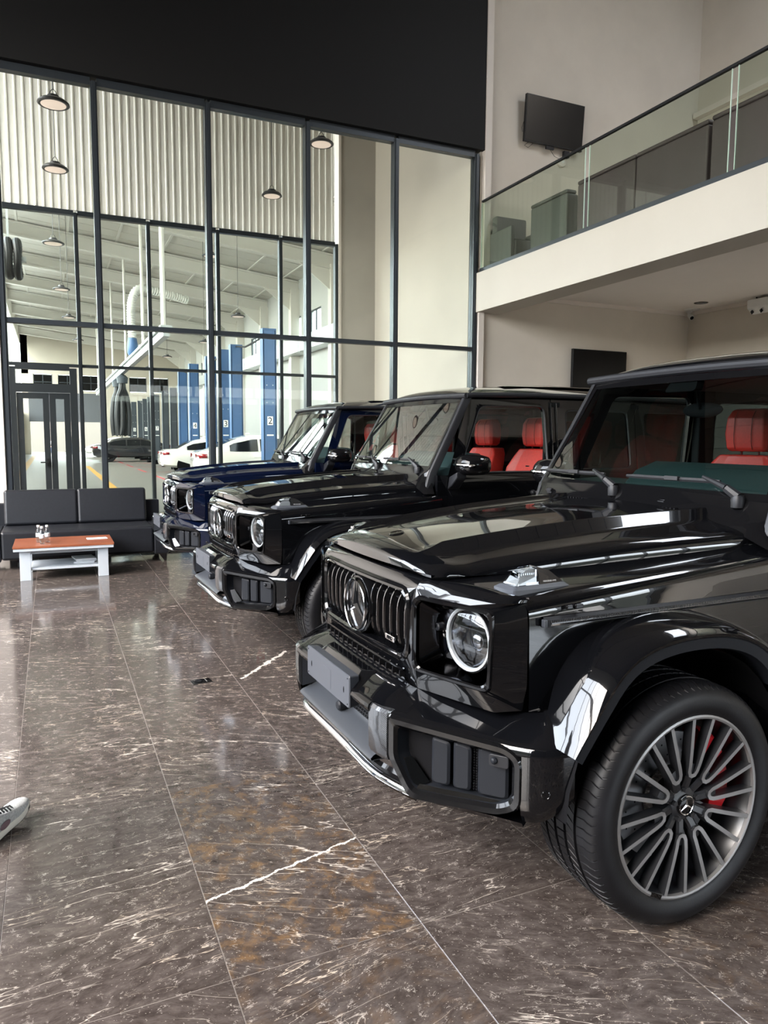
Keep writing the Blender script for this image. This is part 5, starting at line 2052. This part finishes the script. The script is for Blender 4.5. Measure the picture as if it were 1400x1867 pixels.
bay_lamp(.195, 11.25, 5.92, 9.3, 'larger upper one of two pendant lamps behind the leftmost pane', 'pendant lamps in the atrium')
bay_lamp(.222, 13.2, 5.70, 9.3, 'lower one of two pendant lamps behind the leftmost pane', 'pendant lamps in the atrium', r=.195)
bay_lamp(3.92, 13.85, 5.98, 9.3, 'pendant lamp on a long cord behind the third pane', 'pendant lamps in the atrium', r=.185)
bay_lamp(4.26, 12.05, 6.34, 9.3, 'pendant lamp close under the frame of the fourth pane', 'pendant lamps in the atrium')

# =================================================================== workshop equipment
M_lift = mat('blue lift paint', (.040, .105, .235), .45)
M_lift2 = mat('slate lift paint', (.040, .050, .062), .5)
M_num = mat('white number plate', (.82, .82, .78), .5)
M_steelg = mat('galvanised steel', (.55, .58, .58), .35, .6)
M_hose = mat('black exhaust hose', (.012, .0125, .014), .5)
M_flex = mat('white flexible duct', (.66, .66, .62), .5)
M_redp = mat('red platform paint', (.33, .03, .03), .5)


def car_lift(x, y, number, m, label, h=3.9, gap=2.9, w=.30):
    e = tag(empty('car_lift', (x, y, 0)), label, 'lift', 'car lifts in the workshop')
    for k, dy in enumerate((0, gap)):
        q = MB()
        q.bb(-w / 2, w / 2, dy - .02, dy + .02, .03, h)
        for sx in (-1, 1):
            q.bb(sx * w / 2 - .02, sx * w / 2 + .02, dy - .02, dy + .26, .03, h)
        q.bb(-w / 2 - .02, w / 2 + .02, dy - .03, dy + .28, h, h + .05)
        q.bb(-.30, .30, dy - .2, dy + .45, 0, .03)
        p = q.obj('post', m, e, smooth=False)
        q = MB()
        q.bb(-w / 2 + .03, w / 2 - .03, dy + .05, dy + .2, .5, 1.5)
        q.box((-.55, dy + .55, .16), (1.1, .10, .10), Matrix.Rotation(radians(40), 3, 'Z'))
        q.obj('carriage_arm', M_matt, e, smooth=False)
        if number and k == 0:
            n = MB().bb(-.082, .082, dy - .028, dy - .020, 1.86, 2.11).obj('number_plate', M_num, p, smooth=False)
            text_mesh('number', number, .27, M_matt, n, basis((0, dy - .0295, 1.975), (1, 0, 0), (0, 0, 1), (0, -1, 0)), .0006)
            q = MB()
            for a in (-.09, .09):
                for b in (2.5, 3.0):
                    q.box((a, dy - .022, b), (.02, .006, .02))
            q.bb(-.10, .10, dy - .026, dy - .02, 1.55, 1.59)
            q.obj('bolt', M_num, p, smooth=False)['kind'] = 'stuff'
    q = MB()
    q.tube([(0, .12, h), (0, gap * .35, h - .14), (0, gap * .7, h - .16), (0, gap + .12, h)], .03, 6)
    q.obj('hose_bridge', M_hose, e)
    return e


car_lift(5.80, 20.9, '2', M_lift, 'blue two-post car lift numbered 2, nearest the inner glazing', gap=4.1, h=4.55, w=.36)
car_lift(5.75, 26.6, '3', M_lift, 'blue two-post car lift numbered 3, beyond lift 2', gap=2.5, h=4.55, w=.36)
car_lift(5.68, 32.4, '4', M_lift, 'blue two-post car lift numbered 4, beyond the white cars', h=4.55, w=.36)
car_lift(5.73, 38.6, '', M_lift2, 'slate grey car lift behind the white saloon, right of the dark cars')
for xx, yy, nb, lb in ((5.75, 45.3, '7', 'dark car lift with number 7, nearest of three dark lifts in a row'), (5.74, 50.8, '6', 'dark car lift with number 6, middle of three dark lifts in a row'), (5.51, 55.7, '5', 'dark car lift with number 5, farthest of three dark lifts in a row')):
    car_lift(xx, yy, nb, M_lift2, lb, gap=2.9)

rl = tag(empty('exhaust_rail', (3.0, 36.0, 4.35)), 'long white exhaust extraction rail hanging across the workshop', 'rail')
q = MB().bb(-.09, .09, -14.8, 17.8, -.10, .10)
q.obj('rail_beam', M_steelg, rl, smooth=False)
MB().bb(-.16, .16, -14.8, 17.8, .13, .20).obj('rail_top', M_steelg, rl, smooth=False)
for k in range(8):
    MB().bb(-.12, .12, -14 + 4.4 * k - .03, -14 + 4.4 * k + .03, .09, .14).obj('bracket', M_steelg, rl, smooth=False)
dc = tag(empty('flexible_duct', (3.0, 30.2, 4.55)), 'white spiral flexible duct dropping to the extraction rail', 'duct')
pts = spline([(2.2, .6, 2.40), (1.2, .3, 2.55), (.35, .05, 2.60), (.04, 0, 2.2), (-.03, 0, 1.5), (0, 0, .65)], 90)
rr = [.15 + .020 * (1 if i % 2 else -1) for i in range(90)]
MB().tube(pts, rr, 12).obj('duct_hose', M_flex, dc, angle=80)
MB().lathe([(.14, .02), (.20, .15), (.20, .45), (.16, .70)], 16).obj('blue_adapter', M_lift, dc)
for k, (x, y, n) in enumerate(((3.0, 35.0, 3), (3.0, 37.6, 3))):
    e = tag(empty('exhaust_hose', (x, y, 4.10)), ('nearer' if k == 0 else 'farther') + ' bundle of black exhaust hoses hanging from the rail in loops', 'hose', 'exhaust hoses on the rail')
    for j in range(n):
        a = -.34 + .34 * j
        pts = spline([(a * .1, .1 * j, 0), (a * .2, .1 * j, -.5), (a * .6, .1 * j, -.9), (a * .8, .1 * j, -1.8), (a * .6, .1 * j, -2.6), (a * .2, .1 * j, -2.2), (a * .1, .1 * j, -1.0)], 26)
        MB().tube(pts, .11, 8).obj('hose_loop', M_hose, e)
    MB().lathe([(.22, -.25), (.25, 0), (.15, .1), (.05, .15)], 14).obj('hose_trolley', M_lift2, e)
e = tag(empty('hose_reel', (-.60, 16.0, 4.85)), 'coiled black ribbed hose hanging high at the left of the workshop', 'hose')
for k in range(3):
    pts = [((k - 1) * .155 + .01 * sin(3 * a), .30 * sin(a), .32 * cos(a) * 1.0) for a in [2 * pi * i / 60 for i in range(61)]]
    rr = [.066 + .008 * (i % 2) for i in range(61)]
    MB().tube(pts, rr, 10, False).obj('hose_coil', M_hose, e)
q = MB()
q.bb(-.02, .02, -.02, .02, .3, 3.4)
q.bb(-.28, .30, -.05, .05, -.05, .05)
q.obj('reel_bracket', M_steelg, e, smooth=False)
e = tag(empty('air_duct', (10.05, 42, 5.45)), 'square galvanised air duct along the right wall of the workshop', 'duct')
for k in range(9):
    MB().bb(-.30, .30, -21 + 4.8 * k, -21 + 4.8 * k + 4.74, -.30, .30).obj('duct_section', M_steelg, e, smooth=False)
    MB().bb(-.27, .27, -21 + 4.8 * k + 4.74, -21 + 4.8 * k + 4.8, -.33, .33).obj('duct_flange', M_steelg, e, smooth=False)
for x, y, r, lb in ((3.02, 21.9, .07, 'thicker white hanger post at the near end of the extraction rail'), (2.98, 26.5, .055, 'white hanger post behind the duct, second along the rail'), (3.0, 33.0, .05, 'slim white hanger post, third along the rail'), (3.0, 40.0, .05, 'slim white hanger post, fourth along the rail'), (3.0, 46.5, .05, 'slim white hanger post, fifth along the rail'), (3.0, 52.5, .05, 'slim white hanger post at the far end of the rail')):
    e = tag(empty('hanger_post', (x, y, 4.35)), lb, 'post', 'white posts over the rail')
    MB().tube([(0, 0, .2), (0, 0, rz(x) - 4.36)], r, 10).obj('post_tube', M_steel, e)
    MB().bb(-.14, .14, -.14, .14, .2, .24).obj('foot_plate', M_steel, e, smooth=False)
for k, (x, y, z) in enumerate(((.2, 17.5, 5.55), (.42, 22.5, 5.5), (.72, 28.0, 5.55), (1.2, 34, 5.5), (3.9, 19.5, 6.1), (5.4, 23, 5.2), (5.5, 29, 5.1), (5.1, 36, 5.2), (5.0, 42, 5.2))):
    d = 'left' if k < 4 else 'right'
    bay_lamp(x, y, z, rz(x) - .02, '%s of the dark pendant lamps in the workshop, %s row' % (['nearest', 'second', 'third', 'fourth', 'fifth'][k if k < 4 else k - 4], d), 'pendant lamps in the workshop', r=.22, n=16)

# vehicles in the workshop
M_wcar = mat('white car paint', (.68, .68, .64), .15, coat=.8)
M_kcar = mat('dark grey car paint', (.018, .019, .022), .14, coat=.8)
M_tail = mat('red tail lamp', (.22, .006, .010), .2, coat=.6)
M_wglass = mat('tinted glazing', (.008, .009, .010), .10, spec=.22)


def saloon(x, y, rz, paint, label, suv=False, L=4.75, Wd=1.86, group='cars in the workshop'):
    """Nose towards local +x."""
    e = tag(empty('car', (x, y, 0)), label, 'car', group)
    e.rotation_euler = (0, 0, rz)
    H = 1.60 if suv else 1.44
    h = Wd / 2
    st = [  # x, half width, z low, z belt, z roof (None = no cabin), roof half width
        (-.50, .70, .42, .80), (-.49, .82, .34, .92), (-.46, .90, .30, .985), (-.38, .97, .27, 1.02), (-.20, 1.0, .24, 1.0), (0, 1.0, .23, .97), (.18, 1.0, .24, .95), (.30, .99, .25, .93), (.40, .95, .26, .86), (.47, .86, .28, .72), (.50, .70, .36, .60)]
    k = 1.10 if suv else 1.0
    m = MB()
    rows = []
    for sx, w, z0, zb in st:
        w *= h
        z0 *= 1.05
        zb *= k
        rows.append([(sx * L, a * w, z0 + (zb - z0) * b) for a, b in ((-.80, 0), (-.97, .12), (-1, .45), (-.985, .75), (-.93, .94), (-.80, 1), (-.4, 1.015), (.4, 1.015), (.80, 1), (.93, .94), (.985, .75), (1, .45), (.97, .12), (.80, 0))])
    m.loft(rows, True, True, True)
    b = m.obj('body_shell', paint, e, angle=35)
    m = MB()
    rows = []
    cab = [(-.44, .62, .0), (-.36, .66, .30), (-.27, .69, .66), (-.16, .71, .92), (-.02, .72, 1.0), (.10, .71, .97), (.17, .70, .84), (.25, .72, .45), (.33, .76, .0)] if suv else [(-.40, .62, .0), (-.32, .66, .40), (-.25, .68, .76), (-.16, .70, .94), (-.03, .71, 1.0), (.08, .70, .97), (.15, .70, .82), (.22, .72, .45), (.30, .76, .0)]
    zb = .95 * k
    for sx, w, t in cab:
        z1 = zb + (H - zb) * t
        w0 = .90 * h
        w1 = w * h + (w0 - w * h) * (1 - t)
        rows.append([(sx * L, -w0, zb - .04), (sx * L, -(w0 * .25 + w1 * .75), zb + (z1 - zb) * .80), (sx * L, -w1 * .86, z1), (sx * L, 0, z1 + .02 * t), (sx * L, w1 * .86, z1), (sx * L, w0 * .25 + w1 * .75, zb + (z1 - zb) * .80), (sx * L, w0, zb - .04)])
    m.loft(rows, False)
    m.obj('roof_shell', paint, e, angle=30)
    for side in (-1, 1):
        def PW(a, t):
            z1 = zb + (H - zb) * interp(a, [c[0] for c in cab], [c[2] for c in cab])
            w = interp(a, [c[0] for c in cab], [c[1] for c in cab])
            w0 = .90 * h
            w1 = w * h + (w0 - w * h) * (1 - interp(a, [c[0] for c in cab], [c[2] for c in cab]))
            q = w0 + ((w0 * .25 + w1 * .75) - w0) * t
            return (a * L, side * (q + .006), zb + .03 + ((z1 - zb) * .80 - .05) * t)
        spans = [(-.30, -.115), (-.10, .055), (.065, .20)]
        for a0, a1 in spans:
            g = MB()
            g.loft([[PW(a0 + (a1 - a0) * i / 6, t) for i in range(7)] for t in (0, .5, 1)], False)
            g.obj('side_window', M_wglass, e)
        for a in (-.105, .06):
            q = MB()
            q.bb((a - .04) * L, (a - .002) * L, side * h * .988, side * h * 1.012, zb - .16, zb - .135)
            q.obj('door_handle', paint, e)
        q = MB()
        q.box((.205 * L, side * (h + .06), zb + .05), (.14, .18, .12))
        q.obj('wing_mirror', paint, e, bevel=.03)
        for ax in (-.305, .315):
            q = MB()
            q.lathe([(.19, .02), (.30, .03), (.33, 0), (.335, -.10), (.335, -.20)], 26, (ax * L, 0, .335), 'y')
            q.v = [(a, side * (h * .93 + b) if side > 0 else -(h * .93 + b), c) for a, b, c in q.v]
            w = q.obj('wheel', M_tyre, e)
            q = MB()
            for j in range(5):
                a = j * 2 * pi / 5
                q.box((ax * L + cos(a) * .10, side * (h * .93 + .022), .335 + sin(a) * .10), (.20, .012, .035), Matrix.Rotation(-a, 3, 'Y'))
            q.obj('spokes', M_rimd if not suv else M_disc, w, smooth=False)['kind'] = 'stuff'
            q = MB()
            q.lathe([(.395, 0), (.395, .01), (.001, .01)], 24, (ax * L, 0, .37), 'y')
            q.v = [(a, side * (h * .955 + b), max(c, .26)) for a, b, c in q.v]
            q.obj('wheel_arch', M_matt, e)
        q = MB()
        q.loft([[(-.502 * L, side * h * .42, z) for z in (.80 * k, .90 * k)], [(-.488 * L, side * h * .80, z) for z in (.78 * k, .91 * k)], [(-.445 * L, side * h * .935, z) for z in (.80 * k, .90 * k)]], False)
        q.obj('tail_lamp', M_tail, e, solid=-.015)
        q = MB()
        q.loft([[(.478 * L, side * h * .45, z) for z in (.60 * k, .68 * k)], [(.462 * L, side * h * .80, z) for z in (.62 * k, .74 * k)], [(.41 * L, side * h * .93, z) for z in (.68 * k, .76 * k)]], False)
        q.obj('headlamp', M_lens if False else M_disc, e, solid=-.02)
    g = MB()
    for a0, a1 in ((.19, .30), (-.37, -.24)):
        rw = []
        for i in range(5):
            a = a0 + (a1 - a0) * i / 4
            t = interp(a, [c[0] for c in cab], [c[2] for c in cab])
            w = interp(a, [c[0] for c in cab], [c[1] for c in cab]) * h
            z1 = zb + (H - zb) * t + .012
            rw.append([(a * L + (.008 if a > 0 else -.008), v * w * .80, z1) for v in (-1, 0, 1)])
        g.loft(rw, False)
    g.obj('screen_glass', M_wglass, e)
    q = MB().bb(-.16 * L, -.13 * L, -.03, .03, H, H + .05)
    q.obj('roof_aerial', paint, e, bevel=.01)
    return e


saloon(6.40, 23.3, 0, M_wcar, 'white coupe-like car parked between lifts 2 and 3, red tail lamp to the left', suv=True)
saloon(6.35, 30.75, 0, M_wcar, 'white saloon partly hidden behind the white coupe, tail to the left')
saloon(4.60, 57.4, pi, M_wcar, 'white saloon far back by the gate, its nose to the left')
saloon(4.6, 47.0, 0, M_kcar, 'dark car under the far lifts, nearer of two')
saloon(5.2, 52.5, pi, M_kcar, 'dark car under the far lifts, farther of two')
hd = tag(empty('open_bonnet', (5.8, 34.2, 0)), 'pale raised car bonnet behind the white saloon', 'car')
q = MB().loft([[(-.7, y, .35) for y in (-.8, 0, .8)], [(-.72, y, .95) for y in (-.8, 0, .8)], [(.7, y, 1.0) for y in (-.8, 0, .8)], [(.75, y, .35) for y in (-.8, 0, .8)]], False)
q.obj('car_front', M_kcar, hd, solid=.02)
q = MB().loft([[(.2 + .5 * t, y, 1.0 + .75 * sin(t * pi * .5) - .25 * t * t) for y in (-.75, 0, .75)] for t in (0, .25, .5, .75, 1)], False)
q.obj('bonnet', M_wcar, hd, solid=.03)
for sx in (-.45, .45):
    for sy in (-.72, .72):
        q = MB().lathe([(.001, -.1), (.32, -.1), (.34, 0), (.32, .1), (.001, .1)], 16, (sx, sy, .34), 'y')
        q.obj('wheel', M_tyre, hd)


# =================================================================== people
M_skin = mat('skin', (.55, .33, .24), .5)
M_hair = mat('dark hair', (.02, .016, .013), .6)
M_jean = mat('blue denim', (.06, .09, .16), .8, build=noise_tint(40, .2))
M_shirtw = mat('white shirt cloth', (.72, .72, .72), .8)
M_shirtd = mat('dark shirt cloth', (.03, .03, .035), .8)
M_shoe = mat('light grey knit shoe', (.42, .42, .40), .8, build=noise_tint(160, .25, bump=.2, bscale=420))
M_sole = mat('off white sole', (.74, .70, .60), .55)
M_outs = mat('dark outsole', (.05, .045, .035), .6)
M_patch = mat('mauve shoe panel', (.16, .10, .11), .7)
M_lace = mat('black laces', (.012, .012, .012), .8)


def skin_mesh(name, joints, edges, m, parent, root=0, sub=2):
    me = bpy.data.meshes.new(name)
    me.from_pydata([j[:3] for j in joints], edges, [])
    o = bpy.data.objects.new(name, me)
    COL.objects.link(o)
    if parent:
        o.parent = parent
    me.materials.append(m)
    q = o.modifiers.new('skin', 'SKIN')
    q.use_smooth_shade = True
    for v, j in zip(me.skin_vertices[0].data, joints):
        r = j[3]
        v.radius = (r, r) if not isinstance(r, tuple) else r
        v.use_root = False
    me.skin_vertices[0].data[root].use_root = True
    s = o.modifiers.new('subdivision', 'SUBSURF')
    s.levels = s.render_levels = sub
    return o


def hand(parent, wrist, aim, side, m):
    """Relaxed hand: a palm with four unequal curled fingers and a thumb."""
    w, a = Vector(wrist), Vector(aim).normalized()
    x = Vector((0, 0, 1)).cross(a)
    if x.length < .1:
        x = Vector((0, 1, 0))
    x.normalize()
    n = a.cross(x)
    J = [(*w, .022), (*(w + a * .045), (.034, .016)), (*(w + a * .085), (.036, .014))]
    E = [(0, 1), (1, 2)]
    for k, (off, ln) in enumerate(((-.030, .068), (-.010, .078), (.010, .073), (.029, .058))):
        b = w + a * .088 + x * off
        i = len(J)
        J += [(*b, .0095), (*(b + a * ln * .5 + n * .008), .0085), (*(b + a * ln * .85 + n * .030), .007)]
        E += [(2, i), (i, i + 1), (i + 1, i + 2)]
    b = w + a * .03 + x * (-.036 * side)
    i = len(J)
    J += [(*b, .012), (*(b + a * .03 + x * (-.022 * side) + n * .01), .010), (*(b + a * .058 + x * (-.026 * side) + n * .022), .008)]
    E += [(1, i), (i, i + 1), (i + 1, i + 2)]
    return skin_mesh('hand', J, E, m, parent, 1, 1)


def head(parent, c, yaw, m, scale=1.0):
    mb = MB()
    rows = []
    prof = [(-.125, .030, .02), (-.115, .048, .018), (-.085, .062, .012), (-.045, .069, .004), (0, .074, 0), (.045, .076, -.006), (.085, .068, -.012), (.112, .045, -.018), (.122, .015, -.02)]
    for z, r, dx in prof:
        row = []
        for k in range(20):
            a = 2 * pi * k / 20
            rx = r * 1.22
            bump = 0
            if abs(a) < .2 or abs(a - 2 * pi) < .2:
                bump = .020 * max(0, 1 - abs(z + .022) / .035)
            row.append((dx + cos(a) * rx + bump, sin(a) * r, z))
        rows.append(row)
    mb.loft(rows, True, True, True)
    o = mb.obj('head', m, parent, angle=80)
    o.location = c
    o.rotation_euler = (0, 0, yaw)
    hr = MB()
    rows = []
    for z, r, dx in prof[3:]:
        rows.append([(dx - .008 + cos(a) * r * 1.30, sin(a) * r * 1.09, z + .010) for a in [radians(62) + radians(236) * k / 16 for k in range(17)]] if z < .06 else [(dx - .006 + cos(a) * r * 1.28, sin(a) * r * 1.1, z + .012) for a in [radians(62) + radians(236) * k / 16 for k in range(17)]])
    hr.loft(rows, False)
    top = MB().sphere((-.012, 0, .055), (.098, .083, .085), 16, 8)
    hr.add(top.v, top.f)
    hr.obj('hair', M_hair, o, solid=.006, angle=80)
    f = MB()
    for s in (1, -1):
        f.sphere((.083, s * .030, .004), (.008, .012, .007), 10, 6)
        f.box((.088, s * .030, .024), (.008, .030, .006))
        f.sphere((-.005, s * .078, -.010), (.018, .008, .030), 10, 6)
    f.box((.082, 0, -.066), (.012, .044, .008))
    f.obj('face_features', M_hair, o)['kind'] = 'stuff'
    return o


def shoe(parent, loc, rz, pitch, side):
    e = MB()
    out = [(-.105, .0), (-.100, .030), (-.06, .036), (0, .034), (.07, .046), (.13, .048), (.17, .036), (.188, .010), (.186, -.014), (.165, -.034), (.12, -.040), (.06, -.034), (0, -.032), (-.06, -.035), (-.100, -.028)]
    out = [tuple(p.xy) for p in spline([(a, b * side, 0) for a, b in out] + [(-.105, 0, 0)], 41)[:-1]]

    def toe(a):
        return .028 * max(0, (a - .09) / .10) ** 1.6
    e.loft([[(a, b * .96, .0 + toe(a)) for a, b in out], [(a * 1.015, b * 1.03, .006 + toe(a)) for a, b in out], [(a * 1.02, b * 1.05, .022 + toe(a) * .75) for a, b in out], [(a * 1.0, b * .99, .030 + toe(a) * .6) for a, b in out]], True, True, True)
    s = e.obj('shoe_sole', M_sole, parent, angle=50)
    s.location = loc
    s.rotation_euler = (0, pitch, rz)
    u = MB()
    rows = []
    for t, sc, sh, zz in ((0, .985, 0, .028), (.2, 1.0, 0, .040), (.45, .95, -.004, .058), (.7, .82, -.015, .076), (.88, .62, -.030, .092), (1, .40, -.045, .104)):
        row = []
        for a, b in out:
            hgt = interp(a, [-.11, -.02, .05, .12, .19], [1.0, 1.0, .82, .56, .30])
            z = .028 + (zz - .028) * hgt + toe(a) * .55
            row.append((sh + (a - sh) * (sc if a > 0 else (.99 - .10 * t)), b * (1 - .62 * t ** 2), z))
        rows.append(row)
    u.loft(rows, True, False, True)
    u.obj('shoe_upper', M_shoe, s, angle=70)
    q = MB()
    q.loft([[(a * 1.022, b * 1.055, .022 + toe(a) * .75) for a, b in out if a > .13], [(a * 1.015, b * 1.04, .004 + toe(a)) for a, b in out if a > .13]], False)
    q.loft([[(a, b * .965, -.002 + toe(a)) for a, b in out], [(a, b * .97, .003 + toe(a)) for a, b in out]], True, True, False)
    q.obj('outsole', M_outs, s)
    q = MB()
    for k in range(5):
        x = .020 + k * .018
        q.tube([(x, .022, .088 - k * .0075), (x + .006, 0, .0985 - k * .0075), (x, -.022, .088 - k * .0075)], .0035, 6)
    q.tube([(.02, .010, .100), (-.01, .04, .105), (-.02, .055, .09)], .003, 5)
    q.obj('laces', M_lace, s)
    q = MB()
    q.sphere((.022, -.0335 * side, .040), (.030, .004, .014), 12, 8)
    q.obj('side_panel', M_patch, s)
    return s


def person(loc, rz, label, shirt, pose):
    """pose: hip, knees, ankles, shoulders, elbows, wrists in the person's own frame (x forward, y left)."""
    e = tag(empty('person', loc), label, 'person')
    e.rotation_euler = (0, 0, rz)
    hip, kl, al, kr, ar, chest, neck, el, wl, er, wr, hd = [Vector(p) for p in pose]
    hl, hr_ = hip + Vector((0, .095, -.03)), hip + Vector((0, -.095, -.03))
    skin_mesh('trousers', [(*hip, (.13, .170)), (*hl, .102), (*kl, .076), (*(al + Vector((0, 0, -.015))), .064), (*hr_, .102), (*kr, .076), (*(ar + Vector((0, 0, -.015))), .064), (*(hip + Vector((0, 0, .14))), (.120, .155))],
              [(0, 1), (1, 2), (2, 3), (0, 4), (4, 5), (5, 6), (0, 7)], M_jean, e)
    sl, sr = chest + Vector((0, .19, .10)), chest + Vector((0, -.19, .10))
    skin_mesh('shirt', [(*(hip + Vector((0, 0, -.09))), (.158, .196)), (*(hip + Vector((0, 0, .02))), (.150, .190)), (*hip.lerp(chest, .55), (.115, .155)), (*chest, (.120, .175)), (*sl, .068), (*el, .048), (*sr, .068), (*er, .048), (*neck, .060)],
              [(0, 1), (1, 2), (2, 3), (3, 4), (4, 5), (3, 6), (6, 7), (3, 8)], shirt, e)
    skin_mesh('arm', [(*el.lerp(sl, .1), .042), (*el, .041), (*wl, .026)], [(0, 1), (1, 2)], M_skin, e, 1, 1)
    skin_mesh('arm', [(*er.lerp(sr, .1), .042), (*er, .041), (*wr, .026)], [(0, 1), (1, 2)], M_skin, e, 1, 1)
    hand(e, wl, wl - el, 1, M_skin)
    hand(e, wr, wr - er, -1, M_skin)
    skin_mesh('neck', [(*(neck + Vector((0, 0, -.02))), .056), (*(neck + Vector((.01, 0, .09))), .052)], [(0, 1)], M_skin, e, 0, 1)
    head(e, hd, 0, M_skin)
    return e


# the walker whose shoe enters the picture at the left
hx = Vector((-.268, 2.972, 0))
pr = person((-.80, 2.33, 0), radians(52), 'person walking in at the left edge, light grey shoe with off white sole in view', M_shirtd,
            [(.30, 0, .90), (.66, .06, .50), (.825, -.02, .10), (.26, -.11, .46), (-.11, -.11, .13), (.34, 0, 1.26), (.36, 0, 1.45), (.20, .27, 1.10), (.32, .29, .88), (.36, -.28, 1.09), (.42, -.27, .87), (.40, 0, 1.62)])
w2p = lambda p: Matrix.Rotation(-radians(52), 3, 'Z') @ (Vector(p) - Vector((-.80, 2.33, 0)))
a = w2p((-.245, 3.008, 0))
shoe(pr, (a.x, a.y, .010), radians(57 - 52), radians(-6), 1)
shoe(pr, (-.06, -.11, .035), radians(-4), radians(14), -1)

for dx, dy, rz, lb, shirt, sit in ((.22, 69.5, radians(-100), 'person in white shirt sitting outside beyond the far gate', M_shirtw, True), (1.66, 65.0, radians(-90), 'person in dark clothes standing in the far gate opening', M_shirtd, False)):
    if sit:
        p = person((dx, dy, -.02), rz, lb, shirt, [(0, 0, .55), (.42, .12, .50), (.40, .13, .08), (.42, -.12, .50), (.40, -.13, .08), (.03, 0, .90), (.05, 0, 1.08), (.16, .26, .74), (.36, .16, .62), (.16, -.26, .74), (.36, -.16, .62), (.09, 0, 1.24)])
        q = MB().bb(-.20, .20, -.20, .20, 0, .40)
        st = tag(q.obj('stool', M_gate, None, bevel=.02), 'small block stool under the person beyond the far gate', 'stool')
        st.location = (dx, dy, -.02)
    else:
        p = person((dx, dy, 0), rz, lb, shirt, [(0, 0, .92), (.03, .10, .50), (0, .11, .08), (.03, -.10, .50), (0, -.12, .08), (.0, 0, 1.28), (.02, 0, 1.47), (-.02, .27, 1.10), (.10, .28, .88), (-.02, -.27, 1.10), (.10, -.28, .88), (.05, 0, 1.64)])
    shoe(p, ((.44 if sit else .04), .12, .0), 0, 0, 1)
    shoe(p, ((.44 if sit else .04), -.12, .0), 0, 0, -1)
